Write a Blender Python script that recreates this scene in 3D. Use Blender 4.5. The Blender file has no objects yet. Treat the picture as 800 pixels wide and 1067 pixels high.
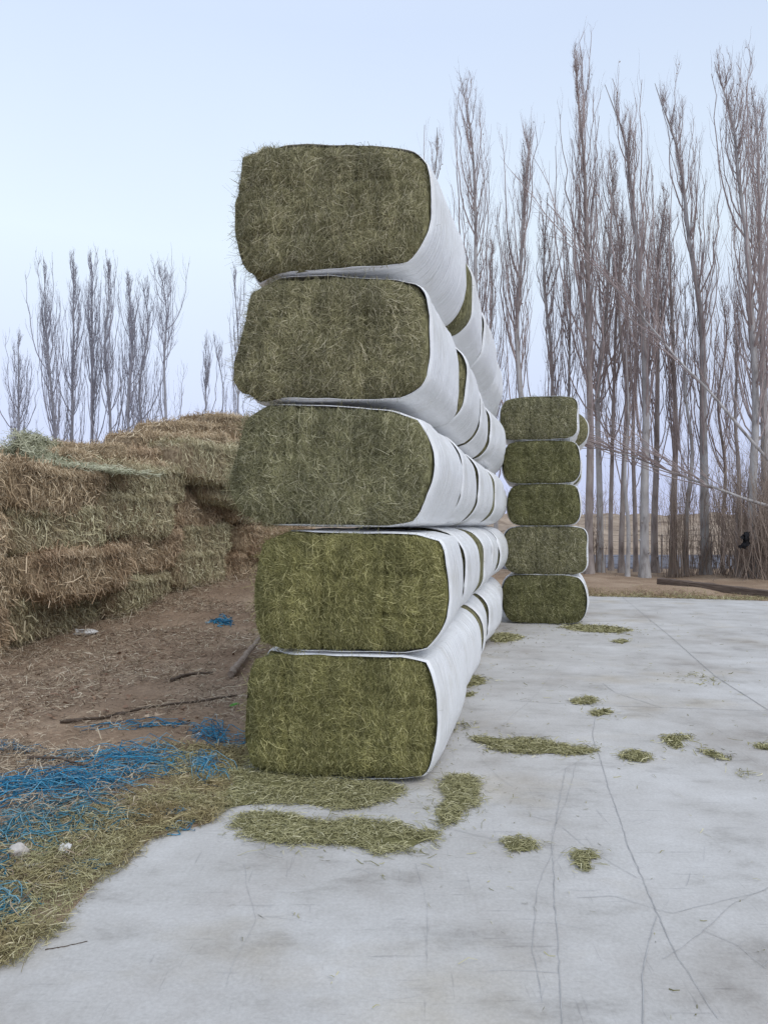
import bpy, math, random
import numpy as np
from mathutils import Vector

SC = bpy.context.scene
COL = SC.collection
R = math.radians

# ------------------------------------------------------------------ camera
CAM_H, FPX, CX, CY = 1.60, 790.0, 400.0, 533.5          # eye height, focal length in photo pixels
PITCH = math.atan((547.0 - CY) / FPX)
cd = bpy.data.cameras.new("camera"); cam = bpy.data.objects.new("camera", cd); COL.objects.link(cam)
cam.location = (0, 0, CAM_H); cam.rotation_euler = (R(90) + PITCH, 0, 0)
cd.sensor_fit = 'VERTICAL'; cd.sensor_height = 36.0; cd.lens = 36.0 * FPX / 1067.0
cd.clip_start = 0.05; cd.clip_end = 3000
SC.camera = cam

# ------------------------------------------------------------------ sky, sun, exposure
SUN_EL, SUN_AZ = R(48), R(140)                           # high, behind the camera to the right, behind thin cloud
world = bpy.data.worlds.new("World"); SC.world = world; world.use_nodes = True
wn, wl = world.node_tree.nodes, world.node_tree.links
wn.clear()
out = wn.new('ShaderNodeOutputWorld')
sky = wn.new('ShaderNodeTexSky'); sky.sky_type = 'NISHITA'; sky.sun_disc = False
sky.sun_elevation = SUN_EL; sky.sun_rotation = SUN_AZ; sky.dust_density = 3.0; sky.air_density = 1.0; sky.altitude = 900
bg1 = wn.new('ShaderNodeBackground'); bg1.inputs[1].default_value = 0.055
wl.new(sky.outputs[0], bg1.inputs[0])
# thin high overcast in front of the blue
tc = wn.new('ShaderNodeTexCoord'); sep = wn.new('ShaderNodeSeparateXYZ'); wl.new(tc.outputs['Generated'], sep.inputs[0])
ramp = wn.new('ShaderNodeValToRGB'); wl.new(sep.outputs[2], ramp.inputs[0])
e = ramp.color_ramp.elements
e[0].position = 0.0; e[0].color = (0.50, 0.55, 0.80, 1)
e[1].position = 1.0; e[1].color = (0.62, 0.70, 0.84, 1)
for p, c in ((0.16, (0.61, 0.68, 0.87, 1)), (0.34, (0.69, 0.79, 0.90, 1)), (0.55, (0.58, 0.68, 0.86, 1))):
    k = e.new(p); k.color = c
cn = wn.new('ShaderNodeTexNoise'); cn.inputs['Scale'].default_value = 1.6; cn.inputs['Detail'].default_value = 3
wl.new(tc.outputs['Generated'], cn.inputs['Vector'])
cm = wn.new('ShaderNodeMapRange'); cm.inputs[3].default_value = 0.94; cm.inputs[4].default_value = 1.06
wl.new(cn.outputs[0], cm.inputs[0])
# the cloud is thinner and paler towards the left of the view
lm = wn.new('ShaderNodeMapRange'); lm.inputs[1].default_value = -0.5; lm.inputs[2].default_value = 0.45
lm.inputs[3].default_value = 1.38; lm.inputs[4].default_value = 1.24
wl.new(sep.outputs[0], lm.inputs[0])
mm = wn.new('ShaderNodeMath'); mm.operation = 'MULTIPLY'; wl.new(cm.outputs[0], mm.inputs[0]); wl.new(lm.outputs[0], mm.inputs[1])
bg2 = wn.new('ShaderNodeBackground'); wl.new(ramp.outputs[0], bg2.inputs[0]); wl.new(mm.outputs[0], bg2.inputs[1])
mix = wn.new('ShaderNodeMixShader'); mix.inputs[0].default_value = 0.86
wl.new(bg1.outputs[0], mix.inputs[1]); wl.new(bg2.outputs[0], mix.inputs[2]); wl.new(mix.outputs[0], out.inputs[0])

sd = bpy.data.lights.new("sun", 'SUN'); sun = bpy.data.objects.new("sun", sd); COL.objects.link(sun)
sd.energy = 1.5; sd.angle = R(40); sd.color = (1.0, 0.97, 0.93)
sdir = Vector((math.sin(SUN_AZ) * math.cos(SUN_EL), math.cos(SUN_AZ) * math.cos(SUN_EL), math.sin(SUN_EL)))
sun.rotation_euler = sdir.to_track_quat('Z', 'Y').to_euler()
SC.view_settings.view_transform = 'Standard'; SC.view_settings.look = 'None'
SC.view_settings.gamma = 1; SC.view_settings.exposure = 0.0; SC.view_settings.use_curve_mapping = False
SC.render.engine = 'CYCLES'
SC.cycles.max_bounces = 6; SC.cycles.diffuse_bounces = 3; SC.cycles.glossy_bounces = 2
SC.cycles.use_denoising = True; SC.cycles.denoiser = 'OPENIMAGEDENOISE'; SC.cycles.denoising_prefilter = 'NONE'

# ------------------------------------------------------------------ helpers
def ray(px, py):
    u, v = (px - CX) / FPX, (CY - py) / FPX
    c, s = math.cos(PITCH), math.sin(PITCH)
    return np.array((u, c - s * v, s + c * v))
def G(px, py, z=0.0):                                    # where that line of sight meets the ground
    d = ray(px, py); t = (z - CAM_H) / d[2]
    return np.array((d[0] * t, d[1] * t, z))
def AT(px, py, D):                                       # the point at distance D ahead
    d = ray(px, py); t = D / d[1]
    return np.array((d[0] * t, D, CAM_H + d[2] * t))

def _hash(i, j, k, seed):
    h = (i * 374761393 + j * 668265263 + k * 2147483647 + seed * 974634541) & 0xFFFFFFFF
    h = ((h ^ (h >> 13)) * 1274126177) & 0xFFFFFFFF
    h = h ^ (h >> 16)
    return (h & 0xFFFF) / 32767.5 - 1.0
def vnoise(p, seed=0):
    p = np.asarray(p, dtype=np.float64)
    i = np.floor(p).astype(np.int64); f = p - i; f = f * f * (3 - 2 * f)
    r = 0.0
    for a in (0, 1):
        for b in (0, 1):
            for c in (0, 1):
                w = (f[..., 0] if a else 1 - f[..., 0]) * (f[..., 1] if b else 1 - f[..., 1]) * (f[..., 2] if c else 1 - f[..., 2])
                r = r + w * _hash(i[..., 0] + a, i[..., 1] + b, i[..., 2] + c, seed)
    return r
def fbm(p, seed=0, oct=3):
    p = np.asarray(p, dtype=np.float64); r = 0; a = 1.0
    for o in range(oct):
        r = r + a * vnoise(p * 2 ** o, seed + o * 17); a *= 0.5
    return r
def sstep(a, b, x):
    t = np.clip((x - a) / (b - a), 0, 1); return t * t * (3 - 2 * t)
def nrm(v):
    return v / np.maximum(np.linalg.norm(v, axis=-1, keepdims=True), 1e-9)

class MB:                                                # collects numpy geometry for ONE mesh object
    def __init__(s): s.v = []; s.f = []; s.n = 0
    def add(s, v, f, mi=0, smooth=True):
        v = np.asarray(v, dtype=np.float32).reshape(-1, 3); f = np.asarray(f, dtype=np.int64)
        if len(v) == 0: return
        s.f.append((f + s.n, mi, smooth)); s.v.append(v); s.n += len(v)
    def mesh(s, name, mats):
        me = bpy.data.meshes.new(name)
        V = np.concatenate(s.v); me.vertices.add(len(V)); me.vertices.foreach_set('co', V.ravel())
        nl = sum(f.size for f, _, _ in s.f); nf = sum(len(f) for f, _, _ in s.f)
        me.loops.add(nl); me.polygons.add(nf)
        me.loops.foreach_set('vertex_index', np.concatenate([f.ravel() for f, _, _ in s.f]).astype(np.int32))
        st, mi, sm = [], [], []; o = 0
        for f, m, q in s.f:
            k = f.shape[1]; st.append(o + np.arange(len(f)) * k); o += f.size
            mi.append(np.full(len(f), m)); sm.append(np.full(len(f), q))
        me.polygons.foreach_set('loop_start', np.concatenate(st).astype(np.int32))
        me.polygons.foreach_set('material_index', np.concatenate(mi).astype(np.int32))
        me.polygons.foreach_set('use_smooth', np.concatenate(sm).astype(bool))
        for m in (mats if isinstance(mats, (list, tuple)) else [mats]): me.materials.append(m)
        me.update(); me.validate(); return me
    def build(s, name, mats, parent=None):
        o = bpy.data.objects.new(name, s.mesh(name, mats)); COL.objects.link(o)
        if parent is not None: o.parent = parent
        return o
def tag(o, label, cat, group=None, kind=None):
    o['label'] = label; o['category'] = cat
    if group: o['group'] = group
    if kind: o['kind'] = kind
    return o
def thing(name, label, cat, loc=(0, 0, 0), rz=0.0, group=None):
    o = bpy.data.objects.new(name, None); COL.objects.link(o); o.empty_display_size = 0.1
    o.location = loc; o.rotation_euler = (0, 0, rz)
    return tag(o, label, cat, group)
def grid_faces(nu, nv, wrap=False):                      # nu rows of nv points; wrap joins the last column to the first
    i = np.arange(nu - 1)[:, None]; j = np.arange(nv if wrap else nv - 1)[None, :]
    j2 = (j + 1) % nv
    return np.stack([i * nv + j + 0 * i, i * nv + j2, (i + 1) * nv + j2, (i + 1) * nv + j], -1).reshape(-1, 4)
def tubes(mb, P, Rad, sides=5, mi=0, cap=False):         # batch of tubes: P (n,k,3), Rad (n,k)
    P = np.asarray(P, float); n, k, _ = P.shape
    T = np.gradient(P, axis=1); T = nrm(T)
    ref = np.array((0.83, 0.41, 0.12)); U = nrm(np.cross(T, ref)); W = np.cross(T, U)
    a = np.arange(sides) * 2 * np.pi / sides
    V = P[:, :, None, :] + Rad[:, :, None, None] * (np.cos(a)[None, None, :, None] * U[:, :, None, :] + np.sin(a)[None, None, :, None] * W[:, :, None, :])
    F = grid_faces(k, sides, True)
    F = (F[None] + (np.arange(n) * k * sides)[:, None, None]).reshape(-1, 4)
    mb.add(V.reshape(-1, 3), F, mi)
    if cap:
        for e_ in (0, k - 1):
            F2 = (np.arange(n) * k * sides)[:, None] + e_ * sides + np.arange(sides)[None]
            mb.f.append((F2 + mb.n - n * k * sides, mi, False))
def blades(mb, P, T, N, L, W, rng, bend=0.25, mi=0, off=0.0):   # bent straw ribbons, two quads each
    n = len(P); T = nrm(T); S = nrm(np.cross(T, N)); roll = rng.uniform(-0.9, 0.9, n)[:, None]
    S = nrm(S * np.cos(roll) + N * np.sin(roll)); B = np.cross(S, T)
    L = np.broadcast_to(L, n)[:, None]; W = np.broadcast_to(W, n)[:, None]
    P = P + N * off
    bd = rng.normal(0, bend, n)[:, None] * L; bs = rng.normal(0, bend, n)[:, None] * L
    p0 = P - T * L / 2; p1 = P + B * bd * 0.5 + S * bs * 0.5; p2 = P + T * L / 2
    V = np.stack([p0 - S * W / 2, p0 + S * W / 2, p1 - S * W / 2, p1 + S * W / 2, p2 - S * W / 3, p2 + S * W / 3], 1)
    F = np.array([[0, 1, 3, 2], [2, 3, 5, 4]]); F = (F[None] + (np.arange(n) * 6)[:, None, None]).reshape(-1, 4)
    mb.add(V.reshape(-1, 3), F, mi, False)

# ------------------------------------------------------------------ materials
def new_mat(name, rough=0.9, spec=0.2):
    m = bpy.data.materials.new(name); m.use_nodes = True
    b = m.node_tree.nodes['Principled BSDF']; b.inputs['Roughness'].default_value = rough
    b.inputs['Specular IOR Level'].default_value = spec
    return m, m.node_tree.nodes, m.node_tree.links, b
def ramp_node(n, stops):
    r = n.new('ShaderNodeValToRGB'); el = r.color_ramp.elements
    while len(el) < len(stops): el.new(0.5)
    for x, (p, c) in zip(el, stops): x.position = p; x.color = (*c, 1)
    return r
def noise_node(n, l, scale, detail=4, vec=None, rough=0.55, stretch=None, coord='Object'):
    t = n.new('ShaderNodeTexNoise'); t.inputs['Scale'].default_value = scale; t.inputs['Detail'].default_value = detail
    t.inputs['Roughness'].default_value = rough
    c = n.new('ShaderNodeTexCoord'); src = c.outputs[coord]
    if stretch:
        mp = n.new('ShaderNodeMapping'); mp.inputs['Scale'].default_value = stretch[:3]
        if len(stretch) > 3: mp.inputs['Rotation'].default_value = (0, 0, stretch[3])
        l.new(src, mp.inputs[0]); src = mp.outputs[0]
    l.new(src, t.inputs['Vector']); return t
def add_bump(n, l, b, src, strength, dist=0.02):
    bp = n.new('ShaderNodeBump'); bp.inputs['Strength'].default_value = strength; bp.inputs['Distance'].default_value = dist
    l.new(src, bp.inputs['Height']); l.new(bp.outputs[0], b.inputs['Normal']); return bp
def mat_noise(name, stops, scale, detail=5, rough=0.9, bump=0.3, dist=0.02, stretch=None, spec=0.2):
    m, n, l, b = new_mat(name, rough, spec)
    t = noise_node(n, l, scale, detail, stretch=stretch); r = ramp_node(n, stops)
    l.new(t.outputs[0], r.inputs[0]); l.new(r.outputs[0], b.inputs['Base Color'])
    if bump: add_bump(n, l, b, t.outputs[0], bump, dist)
    return m
def mat_island(name, stops, rough=0.85, patch=None, pst=None):     # every straw its own shade, optionally tinted in patches
    m, n, l, b = new_mat(name, rough, 0.25)
    g = n.new('ShaderNodeNewGeometry'); r = ramp_node(n, stops)
    l.new(g.outputs['Random Per Island'], r.inputs[0]); src = r.outputs[0]
    if patch:
        t = noise_node(n, l, patch[0], 4, stretch=pst); r2 = ramp_node(n, [(0.35, patch[1]), (0.65, patch[2])]); l.new(t.outputs[0], r2.inputs[0])
        mx = n.new('ShaderNodeMix'); mx.data_type = 'RGBA'; mx.blend_type = 'MULTIPLY'; mx.inputs[0].default_value = 1
        l.new(src, mx.inputs[6]); l.new(r2.outputs[0], mx.inputs[7]); src = mx.outputs[2]
    l.new(src, b.inputs['Base Color']); return m

M = {}
def hay_pair(key, k):                                    # packed hay mass and the loose blades on it
    c = lambda r, g, b_: (r * k[0], g * k[1], b_ * k[2])
    M[key + '_mass'] = mat_noise(key + '_mass', [(0.3, c(.085, .079, .041)), (0.5, c(.175, .163, .086)), (0.72, c(.30, .28, .155))], 38, 6, 1.0, 0.9, 0.02, (1.4, 1, .45))  # mass kept darker than the blades: shade of the gaps put into its colour
    M[key] = mat_island(key, [(0.0, c(.11, .104, .050)), (0.35, c(.24, .226, .118)), (0.75, c(.375, .35, .20)), (1.0, c(.62, .57, .40))],
                        patch=(4.0, (.66, .66, .67), (1.16, 1.145, 1.14)), pst=(2.0, .5, .55))
hay_pair('hay_olive', (1.09, 1.08, 1.07)); hay_pair('hay_green', (0.74, 0.77, 0.62)); hay_pair('hay_dark', (0.94, 0.95, 0.94)); hay_pair('hay_drab', (1.03, 1.05, 1.02)); hay_pair('hay_moss', (1.04, 1.04, 0.74))
M['straw_mass'] = mat_noise('straw_mass', [(0.3, (.16, .115, .072)), (0.5, (.31, .235, .15)), (0.72, (.47, .37, .25))], 30, 6, 1.0, 0.9, 0.03, (1, 1, .5))
M['straw_tan'] = mat_island('straw_tan', [(0, (.19, .135, .08)), (.4, (.46, .35, .225)), (.8, (.70, .565, .39)), (1, (.85, .74, .55))], patch=(1.6, (.80, .76, .72), (1.08, 1.08, 1.05)))
M['straw_grey'] = mat_island('straw_grey', [(0, (.18, .145, .09)), (.4, (.43, .365, .24)), (.8, (.65, .575, .41)), (1, (.82, .75, .58))], patch=(1.6, (.85, .82, .75), (1.05, 1.1, 1.0)))
M['straw_red'] = mat_island('straw_red', [(0, (.20, .14, .087)), (.4, (.46, .348, .232)), (.8, (.66, .53, .38)), (1, (.82, .71, .545))], patch=(1.6, (.8, .72, .66), (1.05, 1.05, 1.0)))
M['green_hay_loose'] = mat_island('green_hay_loose', [(0, (.20, .20, .12)), (.5, (.40, .40, .27)), (1, (.58, .57, .42))])
M['litter'] = mat_island('litter', [(0, (.14, .10, .07)), (.5, (.33, .25, .175)), (.85, (.50, .41, .29)), (1, (.68, .60, .46))])
M['verge_straw'] = mat_island('verge_straw', [(0, (.16, .135, .075)), (.45, (.33, .295, .165)), (.85, (.48, .44, .27)), (1, (.68, .62, .47))], patch=(2.0, (.86, .74, .62), (1.0, 1.04, .92)))
M['spilt_hay'] = mat_island('spilt_hay', [(0, (.15, .14, .06)), (.45, (.30, .28, .14)), (.85, (.44, .41, .22)), (1, (.64, .60, .40))])
M['spilt_base'] = mat_noise('spilt_base', [(.3, (.10, .095, .04)), (.7, (.24, .225, .10))], 90, 4, 1, .8, .01)
M['twine_blue'] = mat_island('twine_blue', [(0, (.018, .09, .17)), (.4, (.032, .22, .39)), (.8, (.08, .34, .51)), (1, (.30, .48, .58))], .6)
M['twine_teal'] = mat_island('twine_teal', [(0, (.03, .12, .17)), (.5, (.07, .26, .36)), (1, (.26, .42, .45))], .6)
M['white_scrap'] = mat_noise('white_scrap', [(.3, (.52, .50, .47)), (.7, (.74, .73, .71))], 20, 3, .7, .2)
M['pale_stone'] = mat_noise('pale_stone', [(.3, (.42, .38, .34)), (.7, (.62, .58, .54))], 25, 5, .9, .5)
M['stick'] = mat_noise('stick', [(.3, (.20, .15, .11)), (.7, (.38, .31, .25))], 30, 4, .9, .4, .01)
M['twig_dark'] = mat_noise('twig_dark', [(.3, (.075, .055, .042)), (.7, (.15, .115, .09))], 30, 4, .9, .4, .01)
M['leaf_brown'] = mat_island('leaf_brown', [(0, (.16, .09, .06)), (.6, (.32, .21, .14)), (1, (.50, .38, .27))])
M['leaf_green'] = mat_noise('leaf_green', [(.3, (.10, .30, .05)), (.7, (.20, .45, .10))], 10, 2, .5, 0)
M['timber'] = mat_noise('timber', [(.3, (.065, .047, .038)), (.55, (.14, .105, .085)), (.8, (.24, .19, .155))], 6, 6, .9, .6, .02, (.4, 6, 6))
M['black_plastic'] = mat_noise('black_plastic', [(.3, (.012, .012, .014)), (.7, (.03, .03, .034))], 20, 3, .5, .3)
M['rust_wire'] = mat_noise('rust_wire', [(.3, (.10, .08, .07)), (.7, (.22, .19, .17))], 20, 3, .7, 0)
M['asphalt'] = mat_noise('asphalt', [(.3, (.12, .125, .15)), (.7, (.19, .195, .225))], 3, 6, .9, .2)

# bark: pale grey poplar bark with darker scars, brown lower trunk wood
def bark(name, lo, mid, hi):
    m, n, l, b = new_mat(name, .9, .15)
    t = noise_node(n, l, 5.0, 6, stretch=(1, 1, .35)); r = ramp_node(n, [(.30, lo), (.47, mid), (.7, hi)])
    l.new(t.outputs[0], r.inputs[0]); l.new(r.outputs[0], b.inputs['Base Color']); add_bump(n, l, b, t.outputs[0], .5, .02); return m
M['bark_pale'] = bark('bark_pale', (.17, .15, .14), (.40, .375, .36), (.55, .535, .52))
M['bark_brown'] = bark('bark_brown', (.15, .12, .105), (.31, .262, .238), (.44, .39, .36))
M['twigs'] = mat_noise('twigs', [(.35, (.29, .228, .215)), (.65, (.47, .39, .365))], 1.2, 3, .9, 0)
M['twigs_far'] = mat_noise('twigs_far', [(.35, (.27, .265, .31)), (.65, (.37, .36, .40))], 1.0, 3, .9, 0)  # blue-grey: distance haze mixed into the twig colour
M['bark_far'] = mat_noise('bark_far', [(.35, (.25,.25,.28)), (.65, (.36,.355,.38))], 2.0, 4, .9, .2)  # far trunks greyed the same way, haze painted into the bark
M['brush'] = mat_island('brush', [(0, (.17, .128, .105)), (.5, (.32, .25, .205)), (1, (.46, .37, .30))])

# stretch film: white, slightly glossy, with the bands of each turn round the bale
def film():
    m, n, l, b = new_mat('stretch_film', .30, .5)
    t1 = noise_node(n, l, 1.0, 5, stretch=(1.2, 26, 1.2)); t2 = noise_node(n, l, 9, 4)
    t3 = noise_node(n, l, 2.0, 5, stretch=(1, 1.5, 1))
    r = ramp_node(n, [(.28, (.72, .71, .68)), (.42, (.845, .85, .85)), (.7, (.89, .895, .90))]); l.new(t3.outputs[0], r.inputs[0])
    l.new(r.outputs[0], b.inputs['Base Color'])
    ad = n.new('ShaderNodeMath'); ad.operation = 'MULTIPLY_ADD'; ad.inputs[1].default_value = .35
    l.new(t2.outputs[0], ad.inputs[0]); l.new(t1.outputs[0], ad.inputs[2]); add_bump(n, l, b, ad.outputs[0], .9, .035)
    return m
M['film'] = film()

def concrete():
    m, n, l, b = new_mat('concrete', .8, .25)
    big = noise_node(n, l, .9, 8, rough=.6, stretch=(1, .7, 1)); rb = ramp_node(n, [(.30, (.40, .375, .345)), (.46, (.50, .487, .465)), (.68, (.585, .578, .562))])
    l.new(big.outputs[0], rb.inputs[0])
    mid = noise_node(n, l, 2.3, 10, rough=.70, stretch=(.8, 1.25, 1, .35)); rm = ramp_node(n, [(.30, (.68, .665, .65)), (.45, (.94, .935, .93)), (.70, (1.09, 1.09, 1.10))])
    l.new(mid.outputs[0], rm.inputs[0])
    scr = noise_node(n, l, 2.2, 6, rough=.7, stretch=(1.0, 14.0, 1, -.25)); rs = ramp_node(n, [(.33, (.80, .80, .81)), (.40, (1, 1, 1)), (1, (1, 1, 1))])
    l.new(scr.outputs[0], rs.inputs[0])
    scr2 = noise_node(n, l, 2.0, 6, rough=.7, stretch=(16.0, 1.0, 1, .5)); rs2 = ramp_node(n, [(.32, (.82, .82, .83)), (.38, (1, 1, 1)), (1, (1, 1, 1))])
    l.new(scr2.outputs[0], rs2.inputs[0])
    fine = noise_node(n, l, 60, 5, rough=.7); rf = ramp_node(n, [(.28, (.84, .835, .83)), (.72, (1.07, 1.07, 1.07))]); l.new(fine.outputs[0], rf.inputs[0])
    stn = noise_node(n, l, .9, 5, stretch=(1, 1.3, 1, 1.0)); rst = ramp_node(n, [(.54, (1, 1, 1)), (.72, (.90, .85, .76))]); l.new(stn.outputs[0], rst.inputs[0])
    src = rb.outputs[0]
    for q in (rm, rs, rs2, rf, rst):
        mx = n.new('ShaderNodeMix'); mx.data_type = 'RGBA'; mx.blend_type = 'MULTIPLY'; mx.inputs[0].default_value = 1
        l.new(src, mx.inputs[6]); l.new(q.outputs[0], mx.inputs[7]); src = mx.outputs[2]
    l.new(src, b.inputs['Base Color'])
    ad = n.new('ShaderNodeMath'); ad.operation = 'MULTIPLY_ADD'; ad.inputs[1].default_value = .3
    l.new(fine.outputs[0], ad.inputs[0]); l.new(mid.outputs[0], ad.inputs[2]); add_bump(n, l, b, ad.outputs[0], .35, .012)
    return m
M['concrete'] = concrete()
M['crack'] = mat_noise('crack', [(.3, (.28, .275, .27)), (.7, (.48, .475, .465))], 14, 4, .95, 0)

def dirt():
    m, n, l, b = new_mat('dirt', 1.0, .1)
    t = noise_node(n, l, .8, 7, rough=.62); r = ramp_node(n, [(.3, (.215, .15, .102)), (.5, (.33, .24, .168)), (.72, (.45, .345, .25))]); l.new(t.outputs[0], r.inputs[0])
    f = noise_node(n, l, 26, 6, rough=.7); rf = ramp_node(n, [(.3, (.72, .72, .72)), (.7, (1.18, 1.16, 1.14))]); l.new(f.outputs[0], rf.inputs[0])
    mx = n.new('ShaderNodeMix'); mx.data_type = 'RGBA'; mx.blend_type = 'MULTIPLY'; mx.inputs[0].default_value = 1
    l.new(r.outputs[0], mx.inputs[6]); l.new(rf.outputs[0], mx.inputs[7])
    # dry tan earth on the bank beyond the road
    g = n.new('ShaderNodeNewGeometry'); sp = n.new('ShaderNodeSeparateXYZ'); l.new(g.outputs['Position'], sp.inputs[0])
    mr = n.new('ShaderNodeMapRange'); mr.inputs[1].default_value = 36; mr.inputs[2].default_value = 39; l.new(sp.outputs[1], mr.inputs[0])
    t2 = noise_node(n, l, .9, 8, rough=.7, stretch=(.5, 1, 1)); r2 = ramp_node(n, [(.34, (.14, .105, .08)), (.46, (.29, .225, .17)), (.68, (.44, .355, .275))]); l.new(t2.outputs[0], r2.inputs[0])
    m2 = n.new('ShaderNodeMix'); m2.data_type = 'RGBA'; l.new(mr.outputs[0], m2.inputs[0]); l.new(mx.outputs[2], m2.inputs[6]); l.new(r2.outputs[0], m2.inputs[7])
    l.new(m2.outputs[2], b.inputs['Base Color']); add_bump(n, l, b, f.outputs[0], .7, .03); return m
M['dirt'] = dirt()

# ------------------------------------------------------------------ ground
EDGE = [G(-120, 1067), G(0, 1003), G(60, 960), G(120, 905), G(150, 876), G(180, 868), G(228, 856), G(236, 838)]
_ey = np.array([-8.0] + [p[1] for p in EDGE] + [4.9, 6.0, 25.0]); _ex = np.array([-3.2] + [p[0] for p in EDGE] + [-0.98, -0.80, 3.0])
def slab_left(y): return np.interp(y, _ey, _ex)
FAR0, FAR1 = G(607, 621), G(800, 626)
def slab_far(x): return FAR0[1] + (x - FAR0[0]) * (FAR1[1] - FAR0[1]) / (FAR1[0] - FAR0[0])
def ground_z(x, y):
    x = np.asarray(x, float); y = np.asarray(y, float); p = np.stack([x, y, 0 * x], -1)
    dl = slab_left(y) + 0.035 * vnoise(p * 6, 5) - x               # > 0 on the dirt left of the slab
    df = (y - slab_far(x)) + 0.15 * vnoise(p * 1.5, 9)             # > 0 beyond the far edge
    d = np.maximum(dl, df)
    near = 1 / (1 + np.maximum(y - 6, 0) * 0.05)
    out_ = 0.012 + 0.05 * sstep(0, 0.8, d) + sstep(0.05, 1.2, d) * (0.035 * fbm(p * 1.3, 3, 3) + 0.018 * fbm(p * 8, 4, 3) * near)
    rise = 0.50 * sstep(8.5, 15.5, y) * sstep(0.4, 2.6, slab_left(y) - x)
    rut = 0.16 * sstep(0.0, 1.2, df) * (0.5 + 0.5 * fbm(p * 0.5, 12, 2)) * (1 - sstep(6, 9, df))
    z = np.where(d > 0, out_ + rise + rut, -0.08 + 0.092 * sstep(-0.04, 0.0, d))
    bank = sstep(38.5, 41.5, y + 1.2 * vnoise(p * .25, 21)) * 0.9 + sstep(46, 56, y + 3 * vnoise(p * .12, 22)) * 1.15 + sstep(60, 120, y) * 0.5 + sstep(44, 52, y) * .5 * vnoise(p * np.array((.16, .1, 1)), 44)
    return z + bank * sstep(-12, 4, x) + bank * 0.4 * (1 - sstep(-12, 4, x)) + sstep(36, 45, y) * 0.25 * fbm(p * .4, 31, 3) + sstep(38, 40, y) * .3 * np.abs(fbm(p * np.array((.5, .3, 1)), 35, 2))
def axis(parts):
    a = []
    for s, e_, st in parts: a += list(np.arange(s, e_, st))
    a.append(parts[-1][1]); return np.array(a)
xs = np.concatenate([-np.geomspace(1200, 9, 22), axis([(-8.5, -0.2, .05), (-0.2, 4, .25), (4, 20, .4), (20, 45, 1.5)]), np.geomspace(55, 1200, 16)])
ys = np.concatenate([[-40, -15, -6, -2, 0, .8], axis([(1.2, 13, .05), (13, 30, .2), (30, 70, .8)]), np.geomspace(75, 1800, 22)])
X, Y = np.meshgrid(xs, ys)
gm = MB(); gm.add(np.stack([X, Y, ground_z(X, Y)], -1), grid_faces(len(ys), len(xs)))
ground = gm.build('ground', M['dirt']); ground['kind'] = 'structure'

# concrete yard slab: a real slab 12 cm thick, its top at z = 0
sb = MB()
sy = axis([(-8, 2, 1.0), (2, 5.2, .08), (5.2, 17.6, .4)])
NX = 40
rows = []
for y in sy:
    xl = slab_left(y) - 0.15
    xr = np.linspace(0, 1, NX) ** 1.3 * (28 - xl) + xl
    yy = np.minimum(y, slab_far(xr) + 0.1); rows.append(np.stack([xr, yy, 0 * xr], -1))
rows = np.array(rows); nF = grid_faces(len(sy), NX); sb.add(rows.reshape(-1, 3), nF, 0, False)
b_ = rows.copy(); b_[..., 2] = -0.12
rim = np.concatenate([rows[0], rows[1:, -1], rows[-1, ::-1][1:], rows[::-1, 0][1:]]); rim2 = rim.copy(); rim2[:, 2] = -0.12
sb.add(np.stack([rim, rim2], 0).reshape(-1, 3), grid_faces(2, len(rim)), 0, False)
slab = sb.build('concrete_slab', M['concrete']); slab['kind'] = 'structure'

# joints and cracks in the slab
rng = np.random.default_rng(11)
def strip(mb, pts, w, wob=0.012, z=0.004, step=.025):
    pts = np.array([G(*p) for p in pts])[:, :2]
    seg = np.linalg.norm(np.diff(pts, axis=0), axis=1); s = np.concatenate([[0], np.cumsum(seg)])
    n = max(4, int(s[-1] / step)); t = np.linspace(0, s[-1], n)
    q = np.stack([np.interp(t, s, pts[:, 0]), np.interp(t, s, pts[:, 1])], -1)
    tg = np.gradient(q, axis=0); tg /= np.linalg.norm(tg, axis=1, keepdims=True); nn = np.stack([-tg[:, 1], tg[:, 0]], -1)
    o = rng.uniform(0, 99); p3 = np.stack([t * 2.2 + o, 0 * t, 0 * t], -1)
    q = q + nn * (wob * .5 * fbm(p3, 7, 2) + .0035 * vnoise(p3 * 9, 17))[:, None]
    ww = w * .62 * (0.45 + 0.45 * np.abs(vnoise(p3 * 4, 8)))[:, None] / 2
    V = np.stack([np.c_[q - nn * ww, np.full(n, z)], np.c_[q + nn * ww, np.full(n, z)]], 1)
    mb.add(V.reshape(-1, 3), grid_faces(n, 2), 0, False)
ck = MB()
strip(ck, [(648, 622), (700, 665), (745, 705), (800, 740)], .018, .004)
strip(ck, [(577, 650), (680, 655), (800, 662)], .014, .004)
strip(ck, [(530, 730), (610, 735), (680, 737), (800, 741)], .014, .004)
strip(ck, [(628, 712), (640, 722), (690, 738)], .012, .01)
strip(ck, [(622, 740), (617, 765), (632, 815), (655, 880), (672, 925), (688, 960)], .008, .012)
strip(ck, [(688, 960), (700, 985), (722, 1020), (748, 1062)], .007, .016)
strip(ck, [(684, 955), (668, 1010), (668, 1062), (670, 1075)], .008, .014)
strip(ck, [(590, 800), (575, 880), (580, 960), (585, 1075)], .0065, .01)
strip(ck, [(575, 880), (560, 930), (552, 990), (566, 1045)], .005, .02)
strip(ck, [(460, 862), (520, 876), (575, 884)], .005, .012)
strip(ck, [(545, 848), (580, 858), (620, 890), (665, 915)], .005, .015)
strip(ck, [(600, 935), (640, 933), (700, 952), (760, 938), (800, 928)], .005, .02)
strip(ck, [(690, 1000), (720, 978), (760, 945), (800, 925)], .005, .02)
strip(ck, [(500, 790), (520, 810), (535, 820)], .004, .01)
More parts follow.
